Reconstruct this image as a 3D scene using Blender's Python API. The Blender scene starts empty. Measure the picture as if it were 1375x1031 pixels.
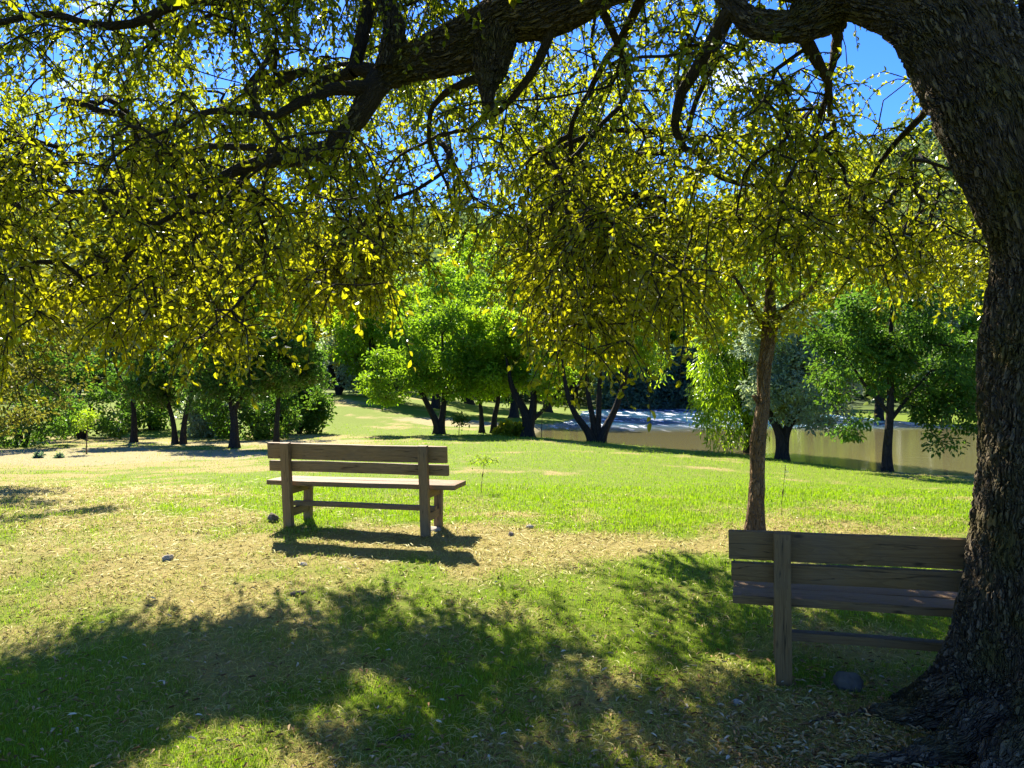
import bpy, bmesh, math, random
import numpy as np
from mathutils import Vector, Matrix

SC = bpy.context.scene
COL = SC.collection
RNG = np.random.default_rng(7)
random.seed(7)
CAMZ = 1.75
F = 1038.0
SUN = np.array([-0.36, 1.0, 0.92]); SUN = SUN / np.linalg.norm(SUN)
WATER_Z = -1.05


def W(px, py, d):
    """a point of the place d metres ahead of the viewpoint"""
    return np.array([(px - 687.5) / F * d, d, CAMZ + (515.5 - py) / F * d])


# ------------------------------------------------------------------ noise
def _hash(ix, iy, seed):
    h = (ix * 374761393 + iy * 668265263 + seed * 974634777) & 0xFFFFFFFF
    h = ((h ^ (h >> 13)) * 1274126177) & 0xFFFFFFFF
    return ((h ^ (h >> 16)) & 0xFFFFFF) / float(0xFFFFFF)


def vnoise(x, y, seed=0):
    x = np.asarray(x, float); y = np.asarray(y, float)
    ix = np.floor(x).astype(np.int64); iy = np.floor(y).astype(np.int64)
    fx = x - ix; fy = y - iy
    fx = fx * fx * (3 - 2 * fx); fy = fy * fy * (3 - 2 * fy)
    a = _hash(ix, iy, seed); b = _hash(ix + 1, iy, seed)
    c = _hash(ix, iy + 1, seed); d = _hash(ix + 1, iy + 1, seed)
    return (a * (1 - fx) + b * fx) * (1 - fy) + (c * (1 - fx) + d * fx) * fy


def fbm(x, y, seed=0, oct=4):
    s = 0; a = 0.5; t = 0
    for k in range(oct):
        s = s + a * vnoise(np.asarray(x) * 2 ** k, np.asarray(y) * 2 ** k, seed + k * 17)
        t += a; a *= 0.5
    return s / t


def sstep(a, b, x):
    t = np.clip((np.asarray(x, float) - a) / (b - a), 0, 1)
    return t * t * (3 - 2 * t)


# ------------------------------------------------------------------ mesh helpers
def tag(o, label=None, cat=None, group=None, kind=None):
    if label: o['label'] = label
    if cat: o['category'] = cat
    if group: o['group'] = group
    if kind: o['kind'] = kind
    return o


def thing(name, label, cat, loc=(0, 0, 0), rz=0.0, group=None):
    o = bpy.data.objects.new(name, None)
    COL.objects.link(o)
    o.location = [float(v) for v in loc]; o.rotation_euler = (0, 0, rz)
    o.empty_display_size = 0.2
    return tag(o, label, cat, group)


def link(name, me, mat=None, parent=None):
    o = bpy.data.objects.new(name, me)
    COL.objects.link(o)
    if mat is not None and not me.materials: me.materials.append(mat)
    if parent is not None: o.parent = parent
    return o


class MB:
    def __init__(s):
        s.v = []; s.f = []; s.n = 0; s.attr = {}

    def add(s, verts, faces, **attrs):
        """faces: list of int arrays (k,m) with m = 3 or 4"""
        verts = np.asarray(verts, float).reshape(-1, 3)
        for f in faces:
            s.f.append(np.asarray(f, np.int64) + s.n)
        s.v.append(verts); s.n += len(verts)
        for k, a in attrs.items():
            s.attr.setdefault(k, []).append(np.asarray(a, np.float32))

    def mesh(s, name, smooth=False):
        me = bpy.data.meshes.new(name)
        if not s.v: return me
        v = np.concatenate(s.v)
        me.vertices.add(len(v)); me.vertices.foreach_set('co', v.astype(np.float32).ravel())
        loops = np.concatenate([f.ravel() for f in s.f])
        tot = np.concatenate([np.full(len(f), f.shape[1]) for f in s.f])
        start = np.concatenate([[0], np.cumsum(tot)[:-1]])
        me.loops.add(len(loops)); me.loops.foreach_set('vertex_index', loops.astype(np.int32))
        me.polygons.add(len(tot))
        me.polygons.foreach_set('loop_start', start.astype(np.int32))
        try: me.polygons.foreach_set('loop_total', tot.astype(np.int32))
        except Exception: pass
        if smooth:
            me.polygons.foreach_set('use_smooth', np.ones(len(tot), bool))
        for k, parts in s.attr.items():
            a = np.concatenate(parts)
            if a.ndim == 1:
                at = me.attributes.new(k, 'FLOAT', 'POINT'); at.data.foreach_set('value', a)
            else:
                at = me.attributes.new(k, 'FLOAT_VECTOR', 'POINT'); at.data.foreach_set('vector', a.ravel())
        me.update(calc_edges=True)
        me.validate()
        return me


def unit(v):
    v = np.asarray(v, float)
    return v / np.maximum(np.linalg.norm(v, axis=-1, keepdims=True), 1e-9)


def tube(mb, pts, rad, sides=6, lobes=None, cap=True):
    pts = np.asarray(pts, float); rad = np.asarray(rad, float)
    n = len(pts)
    if n < 2: return
    t = np.zeros_like(pts)
    t[1:-1] = pts[2:] - pts[:-2]; t[0] = pts[1] - pts[0]; t[-1] = pts[-1] - pts[-2]
    t = unit(t)
    up = np.array([0, 1.0, 0]) if abs(t[0][1]) < 0.8 else np.array([1.0, 0, 0])
    a = np.cross(t[0], up); a /= np.linalg.norm(a)
    A = np.zeros_like(pts); B = np.zeros_like(pts)
    for i in range(n):
        a = a - t[i] * a.dot(t[i]); a /= max(np.linalg.norm(a), 1e-9)
        A[i] = a; B[i] = np.cross(t[i], a)
    th = np.linspace(0, 2 * math.pi, sides, endpoint=False)
    c, s_ = np.cos(th), np.sin(th)
    R = rad[:, None] * np.ones((1, sides))
    if lobes is not None: R = R * lobes(th, pts, A, B, c, s_)
    V = pts[:, None, :] + R[..., None] * (A[:, None, :] * c[None, :, None] + B[:, None, :] * s_[None, :, None])
    L = np.concatenate([[0], np.cumsum(np.linalg.norm(np.diff(pts, axis=0), axis=1))])
    rm = np.maximum(rad, 1e-4)
    bco = np.stack([R * c[None, :], R * s_[None, :], np.repeat(L[:, None], sides, 1)], -1)
    V = V.reshape(-1, 3); bco = bco.reshape(-1, 3)
    i = np.arange(n - 1)[:, None] * sides; j = np.arange(sides)[None, :]; j2 = (j + 1) % sides
    q = np.stack([i + j, i + j2, i + sides + j2, i + sides + j], -1).reshape(-1, 4)
    faces = [q]
    if cap:
        k = len(V)
        V = np.concatenate([V, [pts[-1] + t[-1] * rad[-1] * 0.6]])
        bco = np.concatenate([bco, [[0, 0, L[-1]]]])
        b = (n - 1) * sides
        jj = np.arange(sides)
        faces.append(np.stack([b + jj, b + (jj + 1) % sides, np.full(sides, k)], -1))
    mb.add(V, faces, bco=bco)


def smooth_path(pts, rad, step):
    """Catmull-Rom through the points, radius carried along"""
    P = np.asarray(pts, float); R = np.asarray(rad, float)
    Q = np.concatenate([[2 * P[0] - P[1]], P, [2 * P[-1] - P[-2]]])
    out = []; ro = []
    for k in range(len(P) - 1):
        p0, p1, p2, p3 = Q[k:k + 4]
        m = max(2, int(np.linalg.norm(p2 - p1) / step))
        for u in np.linspace(0, 1, m, endpoint=False):
            out.append(0.5 * ((2 * p1) + (p2 - p0) * u + (2 * p0 - 5 * p1 + 4 * p2 - p3) * u * u + (3 * p1 - p0 - 3 * p2 + p3) * u ** 3))
            ro.append(R[k] * (1 - u) + R[k + 1] * u)
    out.append(P[-1]); ro.append(R[-1])
    return np.array(out), np.array(ro)


def leaves(mb, P, D, N, L, Wd, fold=0.18, extra=None):
    """folded leaf blades: P base points, D directions, N rough normals"""
    n = len(P)
    D = unit(D); S = unit(np.cross(D, N)); N = np.cross(S, D)
    L = np.broadcast_to(L, (n,))[:, None]; Wd = np.broadcast_to(Wd, (n,))[:, None]
    mid1 = P + D * L * 0.33; mid2 = P + D * L * 0.72
    up = N * Wd * fold * 2
    curl = -N * L * 0.10
    V = np.stack([P, mid1 - S * Wd * 0.5 + up, mid2 - S * Wd * 0.42 + up + curl,
                  P + D * L + curl * 2, mid2 + S * Wd * 0.42 + up + curl, mid1 + S * Wd * 0.5 + up], 1)
    b = np.arange(n)[:, None] * 6
    q1 = b + np.array([[0, 3, 2, 1]]); q2 = b + np.array([[0, 5, 4, 3]])
    r = RNG.random(n)
    at = {'rnd': np.repeat(r, 6)}
    if extra is not None: at['tone'] = np.repeat(extra, 6)
    else: at['tone'] = np.repeat(np.full(n, 0.5), 6)
    mb.add(V.reshape(-1, 3), [q1, q2], **at)


# ------------------------------------------------------------------ node helpers
def new_mat(name):
    m = bpy.data.materials.new(name); m.use_nodes = True
    nt = m.node_tree; nt.nodes.clear()
    out = nt.nodes.new('ShaderNodeOutputMaterial')
    return m, nt, out


class NT:
    def __init__(s, nt): s.nt = nt

    def n(s, typ, inputs=None, **props):
        nd = s.nt.nodes.new(typ)
        for k, v in props.items(): setattr(nd, k, v)
        for k, v in (inputs or {}).items():
            sock = nd.inputs[k]
            if hasattr(v, 'is_output') or isinstance(v, bpy.types.NodeSocket): s.nt.links.new(v, sock)
            else:
                sock.default_value = v
        return nd

    def ramp(s, fac, stops, interp='LINEAR'):
        nd = s.nt.nodes.new('ShaderNodeValToRGB'); cr = nd.color_ramp; cr.interpolation = interp
        while len(cr.elements) < len(stops): cr.elements.new(0.5)
        for e, (p, c) in zip(cr.elements, stops):
            e.position = p; e.color = (*c, 1) if len(c) == 3 else c
        s.nt.links.new(fac, nd.inputs['Fac'])
        return nd.outputs['Color']

    def mix(s, fac, a, b, blend='MIX'):
        nd = s.nt.nodes.new('ShaderNodeMix'); nd.data_type = 'RGBA'; nd.blend_type = blend
        for sock, v in ((nd.inputs[0], fac), (nd.inputs[6], a), (nd.inputs[7], b)):
            if isinstance(v, bpy.types.NodeSocket): s.nt.links.new(v, sock)
            else: sock.default_value = (*v, 1) if isinstance(v, tuple) and len(v) == 3 else v
        return nd.outputs[2]

    def math(s, op, a, b=0.0, clamp=False):
        nd = s.nt.nodes.new('ShaderNodeMath'); nd.operation = op; nd.use_clamp = clamp
        for sock, v in ((nd.inputs[0], a), (nd.inputs[1], b)):
            if isinstance(v, bpy.types.NodeSocket): s.nt.links.new(v, sock)
            else: sock.default_value = v
        return nd.outputs[0]

    def attr(s, name): return s.n('ShaderNodeAttribute', attribute_name=name)

    def link(s, a, b): s.nt.links.new(a, b)


def noise(T, vec, scale, detail=4, rough=0.55):
    return T.n('ShaderNodeTexNoise', {'Vector': vec, 'Scale': scale, 'Detail': detail, 'Roughness': rough}).outputs['Fac']


def leaf_mat(name, dark, light, warm, trans, tfac=0.5, gloss=0.12, nscale=0.8, rough=0.42):
    """leaf blade: front colour varies per leaf between dark, light and warm; trans tints the light let through"""
    m, nt, out = new_mat(name); T = NT(nt)
    rnd = T.attr('rnd').outputs['Fac']; tone = T.attr('tone').outputs['Fac']
    geo = T.n('ShaderNodeTexCoord').outputs['Object']
    nz = noise(T, geo, nscale, 3)
    c = T.mix(T.math('ADD', T.math('MULTIPLY', rnd, 0.55), T.math('MULTIPLY', tone, 0.6), True), dark, light)
    w = T.math('MULTIPLY', T.math('SUBTRACT', T.math('ADD', nz, tone), 0.55), 1.7, True)
    c = T.mix(w, c, warm)
    c = T.mix(T.math('GREATER_THAN', rnd, 0.965), c, (0.14, 0.10, 0.02))
    tc = T.mix(w, trans, tuple(np.array(trans) * np.array([1.08, 0.95, 0.7])))
    tc = T.mix(T.math('MULTIPLY', rnd, 0.55), tc, c)
    dif = T.n('ShaderNodeBsdfDiffuse', {'Color': c})
    tr = T.n('ShaderNodeBsdfTranslucent', {'Color': tc})
    ms = T.n('ShaderNodeMixShader', {0: tfac, 1: dif.outputs[0], 2: tr.outputs[0]})
    gl = T.n('ShaderNodeBsdfGlossy', {'Color': (0.9, 0.95, 1, 1), 'Roughness': rough})
    lw = T.n('ShaderNodeFresnel', {'IOR': 1.4})
    f = T.math('MULTIPLY', lw.outputs[0], gloss * 1.6, True)
    m2 = T.n('ShaderNodeMixShader', {0: f, 1: ms.outputs[0], 2: gl.outputs[0]})
    T.link(m2.outputs[0], out.inputs['Surface'])
    return m


def bark_mat(name, dark, mid, pale, scale=28, disp=0.0, moss=None, stretch=0.28, bump=0.02):
    m, nt, out = new_mat(name); T = NT(nt)
    co = T.attr('bco').outputs['Vector']
    wob = T.n('ShaderNodeTexNoise', {'Vector': co, 'Scale': 5.0, 'Detail': 3.0})
    wv = T.n('ShaderNodeVectorMath', {0: wob.outputs['Color'], 'Scale': 0.07}, operation='SCALE')
    cw = T.n('ShaderNodeVectorMath', {0: co, 1: wv.outputs[0]}, operation='ADD').outputs[0]
    mp = T.n('ShaderNodeMapping', {'Vector': cw, 'Scale': (1, 1, stretch)}).outputs[0]
    n1 = noise(T, mp, scale * 0.8, 2, 0.5); n2 = noise(T, T.n('ShaderNodeMapping', {'Vector': mp, 'Location': (3.3, 1.2, 7.7), 'Scale': (1, 1, 1.9)}).outputs[0], scale * 1.1, 2, 0.5)
    def furrow(n, w_):
        return T.n('ShaderNodeMapRange', {'Value': T.math('ABSOLUTE', T.math('SUBTRACT', n, 0.5)), 'From Min': 0.0, 'From Max': w_}, interpolation_type='SMOOTHSTEP').outputs[0]
    vc = T.n('ShaderNodeTexVoronoi', {'Vector': mp, 'Scale': float(scale)}, feature='F1').outputs['Color']
    ridge = T.math('MULTIPLY', furrow(n1, 0.13), T.math('ADD', T.math('MULTIPLY', furrow(n2, 0.07), 0.45), 0.55))
    fine = noise(T, mp, scale * 4, 4, 0.65)
    big = noise(T, co, 2.5, 3)
    c = T.mix(fine, dark, pale)
    sep = T.n('ShaderNodeSeparateColor', {'Color': vc}).outputs[0]
    c = T.mix(T.math('MULTIPLY', sep, 0.25), c, mid)
    c = T.mix(T.math('MULTIPLY', T.math('SUBTRACT', 1.0, ridge), 0.55), c, dark)
    if moss is not None:
        geo = T.n('ShaderNodeTexCoord').outputs['Object']
        mn = noise(T, geo, 3.0, 5, 0.65)
        mm = T.math('MULTIPLY', T.math('SUBTRACT', mn, 0.47), 6.0, True)
        c = T.mix(T.math('MULTIPLY', mm, 0.75), c, moss)
    b = T.n('ShaderNodeBsdfPrincipled', {'Base Color': c, 'Roughness': 0.9, 'Specular IOR Level': 0.2})
    h = T.math('ADD', T.math('MULTIPLY', ridge, 1.0), T.math('MULTIPLY', fine, 0.35))
    bp = T.n('ShaderNodeBump', {'Height': h, 'Strength': 0.9, 'Distance': bump})
    T.link(bp.outputs[0], b.inputs['Normal'])
    T.link(b.outputs[0], out.inputs['Surface'])
    if disp:
        d = T.n('ShaderNodeDisplacement', {'Height': T.math('ADD', ridge, T.math('MULTIPLY', big, 0.8)), 'Midlevel': 0.9, 'Scale': disp})
        T.link(d.outputs[0], out.inputs['Displacement'])
        m.displacement_method = 'BOTH'
    return m


# ------------------------------------------------------------------ terrain
RIVER = np.array([(60, 9), (28, 17.5), (16.5, 20.6), (12.9, 22.6), (11.3, 23.8), (10.1, 28.6), (9.3, 30.6), (6.4, 33.6),
                  (3.9, 36.0), (1.2, 38.6), (1.4, 44), (3.0, 53), (6.5, 66), (11.5, 87), (13.5, 90), (21, 86), (26, 70), (26, 54),
                  (33, 45), (60, 42), (110, 40), (110, 5)], float)


def river_sd(x, y):
    """signed distance to the river edge, negative in the water"""
    x = np.asarray(x, float); y = np.asarray(y, float)
    d = np.full(x.shape, 1e9); inside = np.zeros(x.shape, bool)
    n = len(RIVER)
    for k in range(n):
        ax, ay = RIVER[k]; bx, by = RIVER[(k + 1) % n]
        ex, ey = bx - ax, by - ay
        t = np.clip(((x - ax) * ex + (y - ay) * ey) / (ex * ex + ey * ey), 0, 1)
        d = np.minimum(d, np.hypot(x - ax - t * ex, y - ay - t * ey))
        c = ((ay > y) != (by > y)) & (x < (bx - ax) * (y - ay) / (by - ay + 1e-12) + ax)
        inside ^= c
    return np.where(inside, -d, d)


def ground_z(x, y):
    x = np.asarray(x, float); y = np.asarray(y, float)
    base = np.interp(y, [-40, 0, 3.5, 5, 7.2, 8.6, 10.5, 14, 20, 28, 40, 60, 90],
                     [-.3, -.08, -.05, -.02, .17, .22, .17, .0, -.28, -.52, -.78, -.8, -.6])
    base = base - sstep(0, 9, x) * sstep(8, 19, y) * 0.42
    left = sstep(0, -14, x)
    base = base + left * sstep(36, 64, y) * 1.6 - left * sstep(9, 20, y) * 0.12
    sd = river_sd(x, y)
    ramp = WATER_Z + 0.17 + np.maximum(sd, 0) * 0.095
    k = 0.25
    h = np.clip(0.5 + 0.5 * (ramp - base) / k, 0, 1)
    z = ramp * (1 - h) + base * h - k * h * (1 - h)
    z = np.where(sd < 25, z, base)
    z = z + (fbm(x * 0.5, y * 0.5, 3) - 0.5) * 0.10 + (fbm(x * 2.2, y * 2.2, 9, 3) - 0.5) * 0.035
    bank = sstep(0.5, -0.9, sd + (vnoise(x * 1.3, y * 1.3, 5) - 0.5) * 0.5)
    z = z * (1 - bank) + (WATER_Z - 0.9) * bank
    r = np.hypot(x, y)
    hills = sstep(88, 270, r) * (sstep(4, 60, sd)) * (43 + 26 * (fbm(x * 0.008 + 3, y * 0.008, 21) - 0.4) + 26 * sstep(40, 140, x))
    hills = hills * sstep(-60, 40, y)
    return z + hills


def gz(x, y): return float(ground_z(np.array([x]), np.array([y]))[0])


def blob(x, y, cx, cy, rx, ry):
    return np.exp(-(((x - cx) / rx) ** 2 + ((y - cy) / ry) ** 2))


def dryness(x, y):
    n1 = fbm(x * 0.55, y * 0.55 * 0.8, 31); n2 = fbm(x * 2.3, y * 2.3, 47, 3)
    d = 0.235 + 0.95 * (n1 - 0.5) + 1.15 * (n2 - 0.5)
    d += 0.50 * blob(x, y, -3.6, 6.4, 2.6, 1.3)
    d += 0.42 * blob(x, y, -1.2, 7.6, 3.2, 1.1) + 0.34 * blob(x, y, 1.2, 7.7, 2.4, 0.8) + 0.25 * blob(x, y, -6, 9, 4, 3)
    d += 0.16 * blob(x, y, 1.6, 4.0, 1.6, 0.4) + 0.35 * blob(x, y, 1.9, 3.6, .8, .5)
    d -= 0.35 * blob(x, y, 0.2, 6.0, 1.6, 0.7) + 0.25 * blob(x, y, -1, 4.6, 2.5, .7)
    d -= 0.3 * sstep(34, 42, y)
    d -= 0.36 * sstep(9.3, 11, y) * (1 - 0.8 * sstep(0, -7, x))
    d += 0.40 * blob(x, y, 5.5, 21.5, 7, 0.9) + 0.3 * blob(x, y, 7.0, 18.5, 3, .7)
    d += 0.12 * sstep(9, 12, y) * sstep(0, -7, x)
    d += 0.75 * np.maximum(fbm(x * 0.16, y * 0.55, 143) - 0.46, 0) * sstep(9, 12, y) * 2.6
    return np.clip(d, 0, 1)


def sandiness(x, y):
    n = fbm(x * 0.35, y * 0.35, 77) - 0.5
    s = 1.4 * blob(x, y, -14.5, 24.5, 8, 4.2) + 0.9 * blob(x, y, -11, 33, 8, 2.0)
    s += 1.1 * blob(x, y, -3.5, 49, 4.5, 3.0) + 0.5 * blob(x, y, 1.5, 46, 3, 5)
    sd = river_sd(x, y)
    s += 0.8 * sstep(0.7, 0.1, sd) * sstep(10, 40, x + y * 0.5)
    return np.clip(sstep(0.35, 0.75, s + n * 0.9), 0, 1)


def axis(lim_lo, lim_hi, a, b):
    out = [0.0]
    while out[-1] < lim_hi: out.append(out[-1] + a + b * out[-1])
    neg = [0.0]
    while neg[-1] > -lim_lo: neg.append(neg[-1] - (a + b * -neg[-1]))
    return np.array(neg[::-1][:-1] + out)


def grid_mesh(name, xs, ys, zf, attrs):
    X, Y = np.meshgrid(xs, ys)
    Z = zf(X, Y)
    nx, ny = len(xs), len(ys)
    i = np.arange(ny - 1)[:, None] * nx; j = np.arange(nx - 1)[None, :]
    q = np.stack([i + j, i + j + 1, i + nx + j + 1, i + nx + j], -1).reshape(-1, 4)
    mb = MB()
    mb.add(np.stack([X, Y, Z], -1).reshape(-1, 3), [q], **{k: f(X, Y).ravel() for k, f in attrs.items()})
    return mb.mesh(name, True)


def ground_material():
    m, nt, out = new_mat('lawn_soil'); T = NT(nt)
    co = T.n('ShaderNodeTexCoord').outputs['Object']
    dry = T.attr('dry').outputs['Fac']; sand = T.attr('sand').outputs['Fac']; wood = T.attr('wood').outputs['Fac']
    n1 = noise(T, co, 3.0, 5, 0.6); n2 = noise(T, co, 22, 5, 0.7); n3 = noise(T, co, 90, 3, 0.7)
    g = T.mix(n1, (0.070, 0.140, 0.004), (0.125, 0.20, 0.006))
    g = T.mix(T.math('MULTIPLY', n2, 0.6), g, (0.19, 0.20, 0.01))
    d = T.mix(n2, (0.20, 0.155, 0.045), (0.44, 0.38, 0.12))
    d = T.mix(T.math('MULTIPLY', n3, 0.35), d, (0.10, 0.07, 0.035))
    f = T.math('MULTIPLY', T.math('SUBTRACT', T.math('ADD', dry, T.math('MULTIPLY', n2, 0.7)), 0.55), 2.6, True)
    c = T.mix(f, g, d)
    s = T.mix(n2, (0.21, 0.17, 0.07), (0.36, 0.315, 0.14))
    sf = T.math('MULTIPLY', T.math('SUBTRACT', T.math('ADD', sand, T.math('MULTIPLY', n1, 0.5)), 0.45), 3.0, True)
    c = T.mix(sf, c, s)
    c = T.mix(wood, c, T.mix(n1, (0.02, 0.04, 0.012), (0.05, 0.08, 0.02)))
    b = T.n('ShaderNodeBsdfPrincipled', {'Base Color': c, 'Roughness': 0.95, 'Specular IOR Level': 0.15})
    h = T.math('ADD', T.math('MULTIPLY', n2, 0.6), T.math('MULTIPLY', n3, 0.4))
    bp = T.n('ShaderNodeBump', {'Height': h, 'Strength': 0.8, 'Distance': 0.035})
    T.link(bp.outputs[0], b.inputs['Normal']); T.link(b.outputs[0], out.inputs['Surface'])
    return m


xs = axis(620, 620, 0.07, 0.022)
ys = axis(60, 640, 0.07, 0.018)
ground = link('ground', grid_mesh('ground', xs, ys, ground_z,
              {'dry': dryness, 'sand': sandiness, 'wood': lambda x, y: sstep(80, 110, np.hypot(x, y)) * sstep(3, 9, river_sd(x, y))}),
              ground_material())
tag(ground, kind='structure')


def water_material():
    m, nt, out = new_mat('river_water'); T = NT(nt)
    co = T.n('ShaderNodeTexCoord').outputs['Object']
    sep = T.n('ShaderNodeSeparateXYZ', {'Vector': co})
    wob = noise(T, co, 0.12, 2)
    yy = T.math('ADD', sep.outputs['Y'], T.math('MULTIPLY', wob, 9.0))
    rapid = T.n('ShaderNodeMapRange', {'Value': yy, 'From Min': 49.0, 'From Max': 60.0}, interpolation_type='SMOOTHSTEP').outputs[0]
    mp = T.n('ShaderNodeMapping', {'Vector': co, 'Scale': (0.8, 2.0, 1)}).outputs[0]
    r1 = noise(T, T.n('ShaderNodeMapping', {'Vector': co, 'Scale': (0.35, 0.8, 1)}).outputs[0], 2.2, 5, 0.65); r2 = noise(T, T.n('ShaderNodeMapping', {'Vector': co, 'Scale': (0.9, 0.3, 1)}).outputs[0], 1.1, 5, 0.7)
    calm = T.n('ShaderNodeBump', {'Height': r1, 'Strength': 0.25, 'Distance': 0.04})
    rough_h = T.n('ShaderNodeBump', {'Height': r2, 'Strength': 1.0, 'Distance': 1.4})
    nm = T.n('ShaderNodeMix', {0: rapid, 4: calm.outputs[0], 5: rough_h.outputs[0]}, data_type='VECTOR')
    foam_glint_n = noise(T, T.n('ShaderNodeMapping', {'Vector': co, 'Scale': (0.55, 0.10, 1)}).outputs[0], 1.9, 5, 0.7)
    foam = T.math('MULTIPLY', T.math('MULTIPLY', T.math('SUBTRACT', foam_glint_n, 0.545), 14.0, True), rapid)  # white water, with the sun's sparkle on the rapids painted in as white
    c = T.mix(rapid, (0.15, 0.135, 0.058), (0.03, 0.14, 0.27))  # blue of the rapids stands in for the sky they reflect
    c = T.mix(foam, c, (0.85, 0.88, 0.90))
    b = T.n('ShaderNodeBsdfPrincipled', {'Base Color': c, 'IOR': 1.33,
            'Roughness': T.math('ADD', T.math('MULTIPLY', foam, 0.5), 0.07)})
    T.link(nm.outputs[1], b.inputs['Normal']); T.link(b.outputs[0], out.inputs['Surface'])
    return m


wm = MB()
wx = axis(10, 125, 1.2, 0.01); wy = axis(2, 105, 1.2, 0.01)
WX, WY = np.meshgrid(wx, wy)
nx, ny = len(wx), len(wy)
i = np.arange(ny - 1)[:, None] * nx; j = np.arange(nx - 1)[None, :]
q = np.stack([i + j, i + j + 1, i + nx + j + 1, i + nx + j], -1).reshape(-1, 4)
cx = WX.ravel()[q].mean(1); cy = WY.ravel()[q].mean(1)
q = q[river_sd(cx, cy) < 3.0]
used, inv = np.unique(q.ravel(), return_inverse=True)
wm.add(np.stack([WX.ravel()[used], WY.ravel()[used], np.full(len(used), WATER_Z)], -1), [inv.reshape(-1, 4)])
river = link('river', wm.mesh('river', True), water_material())
tag(river, kind='structure')


# ------------------------------------------------------------------ grass and litter (uncountable)
def in_obstacle(x, y):
    return np.hypot(x - 2.72, y - 3.95) < 0.5


def grass_material():
    m, nt, out = new_mat('grass_blade'); T = NT(nt)
    rnd = T.attr('rnd').outputs['Fac']; dry = T.attr('tone').outputs['Fac']
    g = T.mix(rnd, (0.070, 0.160, 0.003), (0.18, 0.28, 0.006))
    d = T.mix(rnd, (0.34, 0.29, 0.055), (0.66, 0.59, 0.20))
    c = T.mix(dry, g, d)
    tc = T.mix(dry, T.mix(rnd, (0.22, 0.46, 0.003), (0.43, 0.62, 0.008)), T.mix(rnd, (0.34, 0.26, 0.09), (0.55, 0.44, 0.2)))
    dif = T.n('ShaderNodeBsdfDiffuse', {'Color': c}); tr = T.n('ShaderNodeBsdfTranslucent', {'Color': tc})
    ms = T.n('ShaderNodeMixShader', {0: 0.45, 1: dif.outputs[0], 2: tr.outputs[0]})
    gl = T.n('ShaderNodeBsdfGlossy', {'Roughness': 0.5, 'Color': (0.6, 0.6, 0.5, 1)})
    m2 = T.n('ShaderNodeMixShader', {0: 0.05, 1: ms.outputs[0], 2: gl.outputs[0]})
    T.link(m2.outputs[0], out.inputs['Surface'])
    return m


GRASS_MAT = grass_material()


def scatter_view(n, y0, y1, power=1.0, margin=1.12):
    """ground points, denser near the viewer, over the visible wedge and a little beyond"""
    u = RNG.random(n)
    y = 1.0 / (1 / y0 + u * (1 / y1 - 1 / y0)) if power == 1 else y0 * (y1 / y0) ** u
    x = (RNG.random(n) * 2 - 1) * (0.6625 * y * margin + 0.4)
    return x, y


def make_grass():
    mb = MB()
    for n, y0, y1, h, w, lean in ((250000, 2.9, 13.0, 0.031, 0.0042, 1.5), (130000, 8.0, 45.0, 0.038, 0.011, 1.0)):
        x, y = scatter_view(n, y0, y1)
        keep = (river_sd(x, y) > 0.15) & ~in_obstacle(x, y) & (RNG.random(n) > sandiness(x, y) * 0.72)
        # bare, clumpy cover: fewer blades where the lawn is dry
        dr = dryness(x, y)
        clump = fbm(x * 5, y * 5, 61, 2)
        keep &= RNG.random(n) < np.clip(1.25 - 0.75 * dr + (clump - 0.5) * 1.6, 0.25, 1)
        x, y, dr, clump = x[keep], y[keep], dr[keep], clump[keep]
        n = len(x)
        z = ground_z(x, y) - 0.004
        a = RNG.random(n) * 2 * math.pi
        sc = np.maximum(y / 6.5, 0.75) if y0 < 5 else (y / 20.0)
        H = h * (0.5 + RNG.random(n)) * (0.6 + 0.9 * clump) * np.clip(sc, 0.8, 1.6) * (1.15 - 0.5 * dr)
        Wd = w * (0.7 + 0.6 * RNG.random(n)) * np.clip(sc, 0.75, 3)
        ln = lean * RNG.random(n) * (0.7 + dr)
        dx, dy = np.cos(a), np.sin(a)
        b = RNG.random(n) * 2 * math.pi
        sx, sy = np.cos(b) * Wd, np.sin(b) * Wd
        P = np.stack([x, y, z], -1); S = np.stack([sx, sy, np.zeros(n)], -1)
        up = np.stack([dx * ln * 0.35, dy * ln * 0.35, np.ones(n)], -1) * H[:, None]
        tip = np.stack([dx * ln, dy * ln, 1 - 0.35 * ln], -1) * (H * 1.0)[:, None]
        V = np.stack([P - S * .5, P + S * .5, P + up * 0.6 + S * .4, P + up * 0.6 - S * .4, P + tip], 1).reshape(-1, 3)
        k = np.arange(n)[:, None] * 5
        td = np.clip((dr - 0.30 + (RNG.random(n) - 0.5) * 0.9) * 1.7, 0, 1)
        mb.add(V, [k + np.array([[0, 1, 2, 3]]), k + np.array([[3, 2, 4]])], rnd=np.repeat(RNG.random(n), 5), tone=np.repeat(td, 5))
    o = link('grass', mb.mesh('grass'), GRASS_MAT)
    tag(o, 'short grass blades, green in the shade and yellowing in the sun', 'grass', kind='stuff')


make_grass()


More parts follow.
